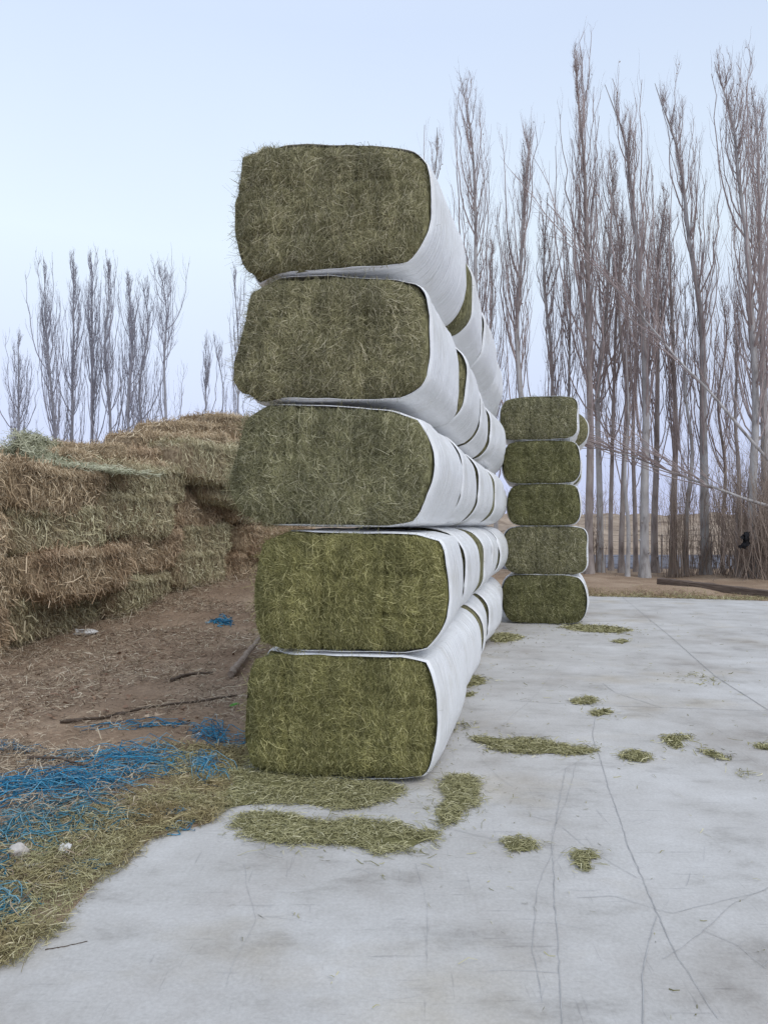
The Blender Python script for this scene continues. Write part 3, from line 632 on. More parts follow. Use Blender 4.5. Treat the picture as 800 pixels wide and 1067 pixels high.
# ------------------------------------------------------------------ bare poplars
def poplar(base, H, seed, spread=1.0, nbr=70, r0=.17, lean=(0, 0), curl=0.0, t0=.22, twig=14, mats=('bark_pale', 'twigs'), label='', group='bare poplars', tw_r=.0056, leaves=40, wig=1.5, fork=0):
    rng = np.random.default_rng(seed)
    k = 22; t = np.linspace(0, 1, k); o = rng.uniform(0, 50)
    p3 = np.stack([t * 4 + o, 0 * t, 0 * t], -1)
    wx = .27 * wig * vnoise(p3, seed) * t + lean[0] * t ** 1.6 - curl * sstep(.8, 1, t) * (t - .8) * 5
    wy = .20 * wig * vnoise(p3 + 9, seed + 1) * t + lean[1] * t ** 1.6
    TP = np.stack([wx, wy, t * H], -1)
    r0 = r0 * .62
    TR = r0 * (1 - t) ** .85 * (1 + .55 * np.exp(-t * 60)) + .008
    root = thing('poplar_tree', label, 'tree', base, 0, group)
    mb = MB(); tubes(mb, TP[None], TR[None], 9)
    # knots and stubs on the trunk
    for _ in range(7):
        tt = rng.uniform(.03, .3); pz = np.array([np.interp(tt, t, TP[:, c]) for c in range(3)]); rr = np.interp(tt, t, TR)
        a = rng.uniform(0, 6.28); dv = np.array((math.cos(a), math.sin(a), .5))
        tubes(mb, (pz + dv * np.array((0.3, .8, 1.15, 1.3))[:, None] * rr)[None], (rr * np.array((.55, .5, .3, .02)) * rng.uniform(.4, .9))[None], 6)
    mb.build('trunk', M[mats[0]], root)
    cb = MB(); kb = 9; tb = np.linspace(0, 1, kb)
    n = int(nbr * .72); ts = t0 + (0.96 - t0) * rng.uniform(0, 1, n) ** .85
    bp = np.stack([np.interp(ts, t, TP[:, c]) for c in range(3)], -1); br = np.interp(ts, t, TR)
    az = rng.uniform(0, 2 * np.pi, n)
    Lb = np.minimum((1 - ts) * H * rng.uniform(.35, .75, n) + .35, H * .34 * rng.uniform(.6, 1.1, n)); 
    big = rng.uniform(size=n) < .22; Lb = np.where(big, Lb * 1.25, Lb * .8)
    out_ = np.where(big, .34, .26) * spread * rng.uniform(.6, 1.3, n)
    pr = np.stack([tb ** .75, tb], -1)                   # leaves the trunk sideways, then climbs
    hx = (.82 * out_ * Lb)[:, None] * (1 - np.exp(-3.2 * tb))[None]; hz = Lb[:, None] * (tb ** 1.12)[None]
    BP = np.stack([bp[:, 0:1] + np.cos(az)[:, None] * hx, bp[:, 1:2] + np.sin(az)[:, None] * hx, bp[:, 2:3] + hz], -1)
    q = np.stack([np.broadcast_to(tb * 3.2, (n, kb)) * np.maximum(Lb, 1)[:, None] * .6, np.broadcast_to(np.arange(n)[:, None] * 3.7, (n, kb)), np.zeros((n, kb))], -1)
    BP[..., 0] += .09 * wig * fbm(q, seed + 3, 2) * tb; BP[..., 1] += .09 * wig * fbm(q + 5, seed + 4, 2) * tb
    BR = np.clip(np.minimum(br * .6, .0055 + .0042 * Lb), .0055, .030)[:, None] * (1 - .8 * tb)[None] + tw_r * .35
    tubes(cb, BP, BR, 5)
    # twigs, two generations
    def twigs(PP, per, lens, rad):
        n, kk, _ = PP.shape; m = n * per; i = np.repeat(np.arange(n), per); u = rng.uniform(.12, 1.0, m) * (kk - 1.001)
        a = u.astype(int); f = (u - a)[:, None]; p = PP[i, a] * (1 - f) + PP[i, a + 1] * f; d = nrm(PP[i, a + 1] - PP[i, a])
        az = rng.uniform(0, 2 * np.pi, m); side = np.stack([np.cos(az), np.sin(az), 0 * az], -1)
        L = lens[i] * rng.uniform(.35, 1.1, m) * (1.1 - .5 * u / kk)
        kt = 5; tt = np.linspace(0, 1, kt)
        bend = (1 - np.exp(-2.6 * tt)) * .34
        Q = p[:, None, :] + L[:, None, None] * (tt[None, :, None] * (d * .55 + np.array((0, 0, .48)))[:, None, :] + bend[None, :, None] * side[:, None, :] * spread)
        qn = np.stack([np.broadcast_to(tt * 3, (m, kt)), np.broadcast_to(np.arange(m)[:, None] * 2.3, (m, kt)), np.zeros((m, kt))], -1)
        Q[..., 0] += .05 * wig * vnoise(qn, seed + 8) * tt; Q[..., 1] += .05 * wig * vnoise(qn + 7, seed + 9) * tt
        tubes(cb, Q, np.broadcast_to(rad * (1 - .65 * tt), (m, kt)) * rng.uniform(.7, 1.2, m)[:, None], 3)
        return Q
    Q = twigs(BP, twig, np.clip(Lb * .42, .3, 1.5), tw_r * .75)
    sel = Q[rng.uniform(size=len(Q)) < .5]; Q2 = twigs(sel, 1, np.full(len(sel), .42), tw_r * .5)
    twigs(np.stack([TP[a_:a_ + 4] for a_ in range(int(k * .55), k - 4)]), 8, np.full(k - 4 - int(k * .55), .6), tw_r * .7)
    if leaves:                                           # a few dead leaves still hanging
        ends = Q[rng.integers(0, len(Q), leaves), rng.integers(1, 5, leaves)]
        dv = rng.normal(0, 1, (leaves, 3)); blades(cb, ends + dv * .03, dv, nrm(rng.normal(0, 1, (leaves, 3))), .045, .03, rng, .2, 1)
    cb.build('crown', [M[mats[1]], M['leaf_brown']], root)
    return root
def tree_px(px, D, topx, topy, seed, **kw):              # trunk foot below px at distance D, tip seen at (topx, topy)
    X = (px - CX) / FPX * D; z = float(ground_z(X, D)) - .08; T = AT(topx, topy, D)
    kw.setdefault('lean', (T[0] - X, 0)); return poplar((X, D, z), T[2] - z, seed, **kw)
RIGHT = [ # foot, distance, tip x, tip y, seed, options, label
 (452, 24, 443, 136, 101, dict(spread=.5, nbr=45), 'slender bare poplar whose thin tip shows just above the top wrapped bale'),
 (503, 23, 481, 78, 102, dict(spread=.75, nbr=80, curl=.25), 'tall bare poplar leaning left, rising out from behind the long stack'),
 (515, 25, 512, 250, 103, dict(spread=.8, nbr=60, r0=.12), 'short bare poplar filling the gap beside the tall left-leaning one'),
 (545, 22.5, 540, 133, 104, dict(spread=.62, nbr=85), 'straight bare poplar rising directly behind the short far stack'),
 (574, 24, 569, 205, 105, dict(spread=.6, nbr=60, r0=.12), 'lower bare poplar behind the right half of the short far stack'),
 (613, 22, 607, 52, 106, dict(spread=.55, nbr=95, r0=.19, mats=('bark_brown', 'twigs')), 'tallest bare poplar, its tip highest of all the trees'),
 (625, 23.5, 627, 158, 107, dict(spread=.85, nbr=90), 'bushy bare poplar immediately right of the tallest one'),
 (636, 25, 645, 190, 108, dict(spread=.7, nbr=60, r0=.12, mats=('bark_brown', 'twigs')), 'brown stemmed poplar between the bushy one and the bent-tip one'),
 (647, 22.5, 650, 215, 109, dict(spread=.6, nbr=50, r0=.13, mats=('bark_brown', 'twigs')), 'dark trunked poplar close beside a pale thin trunk'),
 (653, 21.5, 657, 330, 110, dict(spread=.35, nbr=16, r0=.09, twig=5), 'thin pale almost branchless young trunk'),
 (671, 21.5, 660, 84, 111, dict(spread=.5, nbr=90, curl=.45, r0=.20), 'tall poplar with a pale thick trunk and a tip bent left'),
 (682, 23.5, 682, 196, 112, dict(spread=.65, nbr=75, mats=('bark_brown', 'twigs')), 'mid height poplar with a pointed crown like a flame'),
 (701, 23, 696, 222, 113, dict(spread=.6, nbr=70, mats=('bark_brown', 'twigs')), 'poplar rising from the thicket of upright shoots'),
 (714, 22, 712, 300, 114, dict(spread=.5, nbr=35, r0=.11), 'pale poplar trunk on the right edge of the upright shoots'),
 (735, 22, 712, 82, 115, dict(spread=.62, nbr=85, curl=.5, r0=.21), 'tall poplar forked near the top with a long tip curling left'),
 (768, 21, 762, 330, 116, dict(spread=.5, nbr=24, r0=.12, mats=('bark_brown', 'twigs')), 'short leaning brown trunk with the black scrap beside it'),
 (784, 20.5, 770, 60, 117, dict(spread=.75, nbr=110, curl=.25, r0=.19), 'tall many-stemmed poplar with a smooth pale trunk near the right edge'),
 (799, 22.5, 790, 92, 118, dict(spread=.8, nbr=90, r0=.22), 'poplar cut by the right edge of the picture'),
 (590, 24.6, 592, 240, 119, dict(spread=.75, nbr=55, r0=.11), 'thin poplar seen in the gap right of the short far stack'),
 (752, 24.4, 752, 300, 120, dict(spread=.7, nbr=45, r0=.10, mats=('bark_brown', 'twigs')), 'small poplar standing back between the forked one and the many-stemmed one'),
 (662, 24.8, 668, 230, 121, dict(spread=.7, nbr=55, r0=.12, mats=('bark_brown', 'twigs')), 'poplar standing back behind the pale thick trunk'),
]
for px, D, tx, ty, sd_, kw, lab in RIGHT:
    tree_px(px, D, tx, ty, sd_, label=lab, group='bare poplars by the road', **kw)
LEFT = [
 (22, 46, 21, 345, 201, dict(spread=.95, nbr=55), 'small far poplar at the extreme left, standing apart'),
 (61, 44, 48, 268, 202, dict(spread=.75, nbr=60), 'far poplar leaning slightly left, left one of a crossing pair'),
 (77, 45, 68, 262, 203, dict(spread=.65, nbr=60), 'far poplar, right one of the crossing pair above the small top bale'),
 (95, 45, 98, 262, 204, dict(spread=.60, nbr=65), 'dense far poplar with a double tip above the small top bale'),
 (115, 44, 113, 268, 205, dict(spread=.70, nbr=60), 'far poplar right beside the dense double-tipped one'),
 (135, 44, 138, 285, 206, dict(spread=.85, nbr=70), 'broad far poplar above the dip in the straw heap'),
 (146, 46, 154, 292, 207, dict(spread=.9, nbr=50), 'far poplar leaning right beside the broad one'),
 (178, 43, 168, 272, 208, dict(spread=1.25, nbr=45, wig=1.6), 'open far poplar with wavy spreading limbs, right of the dense ones'),
 (214, 46, 215, 354, 209, dict(spread=.55, nbr=30, r0=.11), 'thin far poplar above the upper back bales'),
 (234, 46, 226, 352, 210, dict(spread=.7, nbr=22, r0=.10), 'sparse far poplar closest to the wrapped stack'),
 (250, 45, 247, 280, 211, dict(spread=.6, nbr=30, r0=.12), 'far poplar mostly hidden by the ragged left side of the stack'),
]
for px, D, tx, ty, sd_, kw, lab in LEFT:
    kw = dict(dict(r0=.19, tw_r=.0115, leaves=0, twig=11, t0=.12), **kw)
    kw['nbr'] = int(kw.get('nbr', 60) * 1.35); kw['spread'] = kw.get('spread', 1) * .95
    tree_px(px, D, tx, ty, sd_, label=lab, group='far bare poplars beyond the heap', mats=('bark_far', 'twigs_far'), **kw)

# fallen poplars leaning across the row, thick end on the right
def leaning(pts, D, r, label, seed, nb=22):
    rng = np.random.default_rng(seed); P = np.array([AT(x, y, d) for (x, y), d in zip(pts, np.linspace(D[0], D[1], len(pts)))])
    s = np.linspace(0, 1, len(P)); t = np.linspace(0, 1, 26); Q = np.stack([np.interp(t, s, P[:, c]) for c in range(3)], -1)
    for _ in range(3): Q[1:-1] = (Q[:-2] + 2 * Q[1:-1] + Q[2:]) / 4
    base = Q[0].copy(); root = thing('leaning_tree', label, 'tree', base, 0, 'poplars fallen across the row')
    Q = Q - base; mb = MB(); tubes(mb, Q[None], (r * (1 - .85 * t))[None], 7); mb.build('trunk', M['bark_pale'], root)
    cb = MB(); i = rng.integers(6, 25, nb); d = nrm(Q[np.minimum(i + 1, 25)] - Q[i - 1]); L = rng.uniform(.8, 3.2, nb); tt = np.linspace(0, 1, 8)
    sd2 = rng.normal(0, 1, (nb, 3)); sd2[:, 2] = np.abs(sd2[:, 2]) * .8
    B = Q[i][:, None] + L[:, None, None] * (tt[None, :, None] * d[:, None] + (.28 * (1 - np.exp(-2 * tt)))[None, :, None] * nrm(sd2)[:, None])
    B += .08 * np.cumsum(rng.normal(0, .5, B.shape), 1) * .6
    tubes(cb, B, np.broadcast_to(.018 * (1 - .75 * tt), (nb, 8)), 4)
    m = nb * 5; j = np.repeat(np.arange(nb), 5); a = rng.integers(1, 7, m); L2 = rng.uniform(.3, 1.0, m); t5 = np.linspace(0, 1, 4)
    dd = nrm(B[j, a] - B[j, a - 1]) + rng.normal(0, .35, (m, 3))
    tubes(cb, B[j, a][:, None] + (L2[:, None] * t5[None])[..., None] * dd[:, None], np.broadcast_to(.007 * (1 - .6 * t5), (m, 4)), 3)
    cb.build('branches', M['twigs'], root)
leaning([(806, 486), (772, 448), (735, 402), (712, 383), (690, 355), (660, 320), (630, 290), (600, 262), (572, 222)], (20, 21.5), .042, 'pale poplar trunk leaning steeply left across the other trees', 301)
leaning([(812, 530), (780, 522), (750, 510), (720, 500), (690, 488), (655, 474), (620, 466), (600, 468)], (19.6, 21), .046, 'fallen pale trunk lying nearly level across the trees above the road', 302, 30)

# brushy growth: shrub, shoots, far scrub
def brush(name, label, loc, n, rx, ry, H, seed, r, fan=.35, mat='brush', kind=None, cat='shrub', group=None, wig=.10, parts=True):
    rng = np.random.default_rng(seed); k = 7; t = np.linspace(0, 1, k)
    b = np.stack([rng.normal(0, rx, n), rng.normal(0, ry, n), np.zeros(n)], -1)
    if kind == 'stuff': b[:, 0] = rng.uniform(-rx, rx, n); b[:, 1] = rng.uniform(-ry, ry, n)
    if kind == 'stuff': b[:, 2] = ground_z(b[:, 0] + loc[0], b[:, 1] + loc[1]) - loc[2]
    L = H * rng.uniform(.45, 1.05, n); az = rng.uniform(0, 6.28, n); o = fan * rng.uniform(.1, 1, n)
    P = b[:, None] + L[:, None, None] * np.stack([(np.cos(az) * o)[:, None] * t ** .8, (np.sin(az) * o)[:, None] * t ** .8, np.broadcast_to(t, (n, k))], -1)
    P = P + wig * np.cumsum(rng.normal(0, .5, P.shape), 1) * t[None, :, None]
    mb = MB(); tubes(mb, P, np.broadcast_to(r * (1 - .7 * t), (n, k)) * rng.uniform(.5, 1.4, n)[:, None], 3)
    m = n * 5; j = np.repeat(np.arange(n), 5); a = rng.integers(2, k, m); L2 = H * rng.uniform(.06, .22, m); t4 = np.linspace(0, 1, 4)
    d = nrm(nrm(P[j, a] - P[j, a - 1]) + rng.normal(0, .45, (m, 3)))
    tubes(mb, P[j, a][:, None] + (L2[:, None] * t4[None])[..., None] * d[:, None], np.broadcast_to(r * .5 * (1 - .6 * t4), (m, 4)), 3)
    ob = mb.build(name, M[mat]); ob.location = loc; return tag(ob, label, cat, group, kind)
def gpt(px, D): X = (px - CX) / FPX * D; return (X, D, float(ground_z(X, D)) - .03)
brush('dry_shrub', 'big dry brown shrub of tangled twigs behind the smooth pale trunk at the right', gpt(785, 21.5), 340, .5, .5, 3.8, 401, .009, .42)
brush('dry_shrub', 'dry brown shrub at the right edge, lower than the big tangled one', gpt(808, 19.8), 220, .45, .4, 2.9, 402, .010, .45)
brush('shoot_thicket', 'dense clump of thin upright brown shoots round a poplar foot', gpt(706, 21.8), 80, .26, .15, 3.0, 403, .010, .06, wig=.05)
brush('shoot_thicket', 'narrow clump of upright shoots at the left foot of the row beside the far stack', gpt(617, 22.6), 30, .2, .12, 2.2, 404, .013, .08, wig=.05)
brush('shoot_thicket', 'low spiky shoots round the foot of the forked poplar', gpt(733, 21.9), 50, .22, .12, 1.3, 405, .009, .25, wig=.05)
brush('shoot_thicket', 'spiky shoots between the black scrap and the smooth pale trunk', gpt(776, 20.4), 45, .2, .1, 1.4, 406, .008, .2, wig=.05)
brush('scrub', 'far brown scrub and leafless saplings along the top of the bank', (22, 62, float(ground_z(22, 62))), 1500, 40, 9, 2.6, 410, .014, .3, 'brush', 'stuff', 'scrub', wig=.3)
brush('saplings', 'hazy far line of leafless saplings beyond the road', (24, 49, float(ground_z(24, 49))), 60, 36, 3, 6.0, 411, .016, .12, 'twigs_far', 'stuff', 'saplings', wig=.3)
brush('weeds', 'dry weeds and twigs under the row of poplars', (9.5, 22.5, 0), 260, 8, 1.8, .45, 412, .005, .6, 'brush', 'stuff', 'weeds', wig=.05)

# wire fence between trees and road
fr = thing('wire_fence', 'thin wire fence with slender posts between the poplars and the road', 'fence', (0, 25.2, 0))
for i in range(9):
    x = 2.6 + i * 1.65; mb = MB(); z = float(ground_z(x, 25.2)); tubes(mb, np.array([[(x, 0, z - .05), (x + .01, 0, z + .6), (x + .02, 0, z + 1.25)]]), np.array([[.03, .028, .026]]), 6, cap=True); mb.build('post', M['rust_wire'], fr)
mb = MB()
for h in (.25, .5, .75, 1.0, 1.2):
    x = np.linspace(2.6, 16, 40); tubes(mb, np.stack([x, 0 * x + .035, h + .06 + .02 * np.sin(x * 3.8)], -1)[None], np.full((1, 40), .006), 4)
mb.build('wires', M['rust_wire'], fr)

# timber beam at the edge of the yard
A, B = G(686, 617), G(842, 627)
bt = MB(); L = float(np.linalg.norm(B - A)); nx = 30; prof = [(-.11, 0), (.11, 0), (.115, .015), (.115, .145), (.10, .16), (-.10, .16), (-.115, .145), (-.115, .015)]
rows = []; rg = np.random.default_rng(5)
for i, x in enumerate(np.linspace(0, L, nx)):
    q = np.array([(x, py_ + .006 * rg.normal(), pz + .005 * rg.normal() + .004 * math.sin(x * 1.1)) for py_, pz in prof]); rows.append(q)
rows = np.array(rows); bt.add(rows.reshape(-1, 3), grid_faces(nx, 8, True)[:, ::-1], 0, False)
for e_ in (0, nx - 1): bt.add(rows[e_], np.array([list(range(8))]), 0, False)
bo = bt.build('timber_beam', M['timber']); bt_ = np.linspace(0, 1, 25)[:, None]; bp_ = A + (B - A) * bt_; bz = ground_z(bp_[:, 0], bp_[:, 1]); fit = np.polyfit(bt_[:, 0] * L, bz, 1)
bo.location = A + np.array((0, 0, fit[1] - .035)); bo.rotation_euler = (0, -math.atan(fit[0]), math.atan2(B[1] - A[1], B[0] - A[0]))
tag(bo, 'long dark weathered timber beam lying at the far edge of the concrete', 'beam')

# black scrap caught on a shoot
pb = MB(); rg = np.random.default_rng(8); nu, nv = 14, 10
U, V_ = np.meshgrid(np.linspace(0, 1, nu), np.linspace(0, 1, nv), indexing='ij')
q = np.stack([U * 3, V_ * 3, 0 * U], -1); wv = .10 + .10 * np.sin(U * 3.1)
Pq = np.stack([(V_ - .5) * wv * 2 + .10 * fbm(q, 4) + .22 * (U > .6) * (.6 - U) * 1.2, .12 * fbm(q + 3, 5), .30 - U * .5 + .06 * fbm(q + 6, 6)], -1)
pb.add(Pq.reshape(-1, 3), grid_faces(nu, nv)); 
Pq2 = Pq + np.array((0, .006, 0)); pb.add(Pq2.reshape(-1, 3), grid_faces(nu, nv)[:, ::-1])
po = pb.build('plastic_scrap', M['black_plastic']); po.scale = (.62, .62, .75); po.location = AT(776, 565, 19.6); tag(po, 'torn black plastic scrap snagged on a twig among the poplars at the right', 'plastic scrap')

# ------------------------------------------------------------------ loose hay on the concrete
def inside(P, poly):
    x, y = P[:, 0], P[:, 1]; r = np.zeros(len(P), bool); n = len(poly)
    for i in range(n):
        (x1, y1), (x2, y2) = poly[i], poly[(i + 1) % n]
        c = ((y1 > y) != (y2 > y)) & (x < (x2 - x1) * (y - y1) / (y2 - y1 + 1e-12) + x1); r ^= c
    return r
def patch(poly_px, label, seed, dens=9000, bw=.0032, thick=.015, lmean=-3.1, spill=.05, base=True, mat='spilt_hay', cat='hay patch'):
    rng = np.random.default_rng(seed); W = np.array([G(*p)[:2] for p in poly_px]); c = W.mean(0); O = resample(W - c, 72, 2)
    a = np.arange(72) / 72 * 2 * np.pi; pa = np.stack([np.cos(a) * 3, np.sin(a) * 3, 0 * a + seed], -1)
    mb = MB(); lo, hi = O.min(0) - spill, O.max(0) + spill; area = np.prod(hi - lo); n = int(dens * area)
    P = rng.uniform(lo, hi, (n, 2)); q = np.c_[P * 9, np.zeros(n)]
    Pj = P + np.stack([vnoise(q, seed), vnoise(q + 31, seed)], -1) * .03 + rng.normal(0, spill * .28, (n, 2))
    k = inside(Pj, O) & (fbm(np.c_[P * 7, np.zeros(n)], seed + 3, 2) > -.75); P = P[k]; n = len(P)
    stray = rng.uniform(size=n) < .12; P[stray] += rng.normal(0, spill * 1.5, (stray.sum(), 2))
    if base:                                             # thin mat of fines under the stalks
        S = O * .86 + .012 * np.stack([fbm(pa * 2, seed, 3), fbm(pa * 2 + 9, seed, 3)], -1)
        rows = np.array([np.c_[S * r, np.full(72, z)] for r, z in ((1, .004), (.94, thick * .35), (.8, thick * .55), (.5, thick * .7), (.2, thick * .7), (.01, thick * .7))])
        mb.add(rows.reshape(-1, 3), grid_faces(len(rows), 72, True), 0)
    z = rng.uniform(.004, 1, n) ** 1.3 * thick + .004
    T = rng.normal(0, 1, (n, 3)); T[:, 2] *= .11
    blades(mb, np.c_[P, z], T, np.broadcast_to(np.array((0, 0, 1.)), (n, 3)), np.clip(rng.lognormal(lmean, .5, n), .012, .15), bw * rng.uniform(.6, 1.4, n), rng, .2, 1)
    o = mb.build('loose_hay_patch', [M['spilt_base'], M[mat]]); o.location = (c[0], c[1], 0); return tag(o, label, cat, 'loose hay patches on the concrete' if base else None, None if base else 'stuff')
patch([(232,860),(258,849),(300,846),(325,858),(352,856),(380,852),(420,864),(462,868),(452,884),(415,893),(370,884),(310,880),(258,878)], 'long wavy patch of loose hay on the concrete in front of the long stack', 501, 22000, .003)
patch([(222,846),(230,818),(252,800),(330,810),(424,819),(410,834),(360,846),(318,838),(262,838)], 'apron of loose hay right against the bottom front bale', 502, 20000, .003)
patch([(452,862),(458,845),(466,829),(458,816),(468,808),(492,808),(502,816),(500,830),(484,848),(472,861)], 'hook-shaped upright patch of hay at the right corner of the bottom front bale', 503, 22000, .003)
patch([(487,767),(505,768),(530,771),(560,770),(580,776),(627,782),(610,788),(560,786),(525,785),(500,777)], 'long narrow spindle of hay lying mid yard, right of the long stack', 504, 15000, .004)
patch([(520,876),(540,874),(558,877),(563,884),(550,890),(528,887)], 'oval hay patch on the concrete, left one of the two near small ones', 505, 20000, .003, spill=.03)
patch([(594,888),(608,886),(622,889),(620,895),(611,898),(615,912),(604,908),(598,897)], 'comma-shaped hay patch, right one of the two near small ones', 506, 20000, .003, spill=.03)
patch([(645,785),(662,782),(677,787),(674,794),(660,795),(648,791)], 'small dense hay patch just right of the long spindle', 507, 15000, .004, spill=.04)
patch([(595,731),(612,727),(622,728),(618,733),(602,735)], 'small hay patch upper left of a close pair in mid yard', 508, 12000, .005, spill=.05)
patch([(613,743),(626,739),(638,741),(632,745),(618,747)], 'small hay patch lower right of a close pair in mid yard', 509, 12000, .005, spill=.05)
patch([(686,768),(705,766),(722,767),(707,772),(714,779),(706,782),(692,775)], 'bent hay patch right of centre with a small one trailing it', 510, 9000, .005, spill=.05)
patch([(728,784),(742,782),(757,788),(756,792),(738,788)], 'thin trailing hay patch right of the bent one', 511, 8000, .005, spill=.05)
patch([(784,778),(800,775),(815,778),(812,783),(792,782)], 'hay patch cut by the right edge of the picture', 512, 9000, .005, spill=.05)
patch([(480,712),(492,703),(508,710),(500,714),(484,716)], 'hay patch under the long stack, midway along its foot', 513, 8000, .006, spill=.07)
patch([(478,726),(486,721),(496,723),(490,727)], 'little hay patch just nearer than the midway one along the stack foot', 514, 8000, .006, spill=.05)
patch([(470,758),(484,752),(492,757),(480,764),(470,764)], 'faint hay patch along the stack foot left of the long spindle', 515, 3500, .005, spill=.08, base=False)
patch([(506,664),(522,659),(546,663),(540,668),(516,670)], 'hay patch at the far end of the long stack near the short one', 516, 6000, .007, spill=.12)
patch([(582,653),(612,651),(652,655),(656,658),(630,660),(596,657)], 'hay patch at the right foot of the short far stack', 517, 6000, .008, spill=.15)
patch([(638,668),(650,666),(656,669),(644,671)], 'tiny hay patch alone beyond the pair in mid yard', 518, 5000, .008, spill=.06)
patch([(700,700),(735,703),(760,712),(735,716),(712,708)], 'very thin hay dusting at the far right of the yard', 519, 700, .006, spill=.3, base=False)
patch([(765,807),(780,803),(786,808),(775,813)], 'wisp of hay on the right of the yard below the trailing patch', 520, 1800, .004, spill=.06, base=False)

# ------------------------------------------------------------------ litter on the dirt
def scatter(name, n_try, dens, bw, lmean, mat, label, cat, seed, xr=(-6.5, .6), yr=(1.6, 13), lift=.02, tz=.22):
    rng = np.random.default_rng(seed); y = yr[0] + (yr[1] - yr[0]) * rng.uniform(size=n_try) ** 1.5; x = rng.uniform(*xr, n_try)
    k = dens(x, y) > rng.uniform(size=n_try); x, y = x[k], y[k]; n = len(x)
    vis = np.abs(x / np.maximum(y, .1) + .02) < .58; x, y = x[vis], y[vis]; n = len(x)
    z = np.maximum(ground_z(x, y), 0) + rng.uniform(0.002, 1, n) ** 2 * lift + .004
    T = rng.normal(0, 1, (n, 3)); T[:, 2] *= tz
    mb = MB(); blades(mb, np.c_[x, y, z], T, np.broadcast_to(np.array((0, 0, 1.)), (n, 3)), np.clip(rng.lognormal(lmean, .5, n), .015, .3), bw * rng.uniform(.5, 1.4, n) * (1 + .14 * np.maximum(y - 4, 0)), rng, .22)
    return tag(mb.build(name, M[mat]), label, cat, None, 'stuff')
def dl(x, y): return slab_left(y) - x
def pat(x, y, s, sd): return fbm(np.stack([x * s, y * s, 0 * x], -1), sd, 3)
scatter('hay_verge', 230000, lambda x, y: np.clip(sstep(-.07, .03, dl(x, y) + .04 * pat(x, y, 5, 61)) * (1 - sstep(.22, .85, dl(x, y))) * (.98 + .45 * pat(x, y, 2.2, 62) - .25 * sstep(.2, .5, dl(x, y))), 0, 1) * (y < 5.4),
        .0025, -3.1, 'verge_straw', 'greenish loose hay matted along the left edge of the concrete', 'hay litter', 601, (-2.6, -.4), (1.7, 5.4), .035)
scatter('straw_litter', 200000, lambda x, y: np.clip(.55 + .8 * pat(x, y, .9, 63) + .25 * pat(x, y, 4, 64), .03, .9) * (dl(x, y) > .15) * (.45 + .55 * (y < 5.5)),
        .0040, -2.75, 'litter', 'broken straw strewn over the bare dirt', 'straw litter', 602, (-6.5, .3), (2.0, 12.5), .03)
def heap_foot(x, y):
    s = (y - F0[1]) / (F1[1] - F0[1]); fx = F0[0] + (F1[0] - F0[0]) * s; d = x - fx
    return np.clip((1 - sstep(.0, .9, d)) * (d > -.6) * .8 + .10 * (d < 2), 0, 1)
scatter('straw_litter', 60000, heap_foot, .0026, -2.6, 'litter', 'straw fallen along the foot of the straw heap', 'straw litter', 603, (-5.6, -1.2), (7.2, 17), .12, .5)
scatter('straw_fluff', 26000, lambda x, y: (dl(x, y) > .5) * np.clip(.2 + 1.3 * pat(x, y, 1.1, 66), 0, 1) * (y < 5.2), .0026, -2.6, 'litter', 'longer pale straw lying among the blue twine', 'straw litter', 604, (-3.2, -1.0), (2.0, 5.4), .05, .35)
scatter('leaf_litter', 2200, lambda x, y: (dl(x, y) > .4) * np.clip(.15 + 1.2 * pat(x, y, 1.4, 68), 0, .8), .02, -3.3, 'leaf_brown', 'dead brown leaves and bark scraps on the dirt', 'leaf litter', 605, (-4.5, .2), (2.0, 9), .02, .5)
def chaff(x, y):
    d = x - np.interp(y, (3.6, 4.8, 12.5), (.25, .35, 1.95)); return (d > -.9) * np.clip(np.exp(-np.abs(d) / .35) * (y > 4.2) * .5 + .035 + .10 * np.exp(-((y - 4.1) / .45) ** 2) * (x < .9), 0, 1) * (dl(x, y) < 0)
scatter('chaff', 16000, chaff, .0032, -3.3, 'spilt_hay', 'single stems and chaff blown over the concrete yard', 'chaff', 606, (-1.2, 7), (2.4, 14), .004, .05)
# grassy fringe and straw beyond the far edge of the slab
rg = np.random.default_rng(71); n = 6000; x = rg.uniform(3.4, 11, n); y = slab_far(x) + np.abs(rg.normal(0, .35, n)) - .10
mb = MB(); T = rg.normal(0, 1, (n, 3)); T[:, 2] *= .5
blades(mb, np.c_[x, y, np.maximum(ground_z(x, y), 0) + .02], T, np.broadcast_to(np.array((0, 0, 1.)), (n, 3)), np.clip(rg.lognormal(-2.7, .4, n), .03, .2), .007, rg, .2)
tag(mb.build('straw_litter', M['verge_straw']), 'straw and dry grass along the far edge of the concrete', 'straw litter', None, 'stuff')

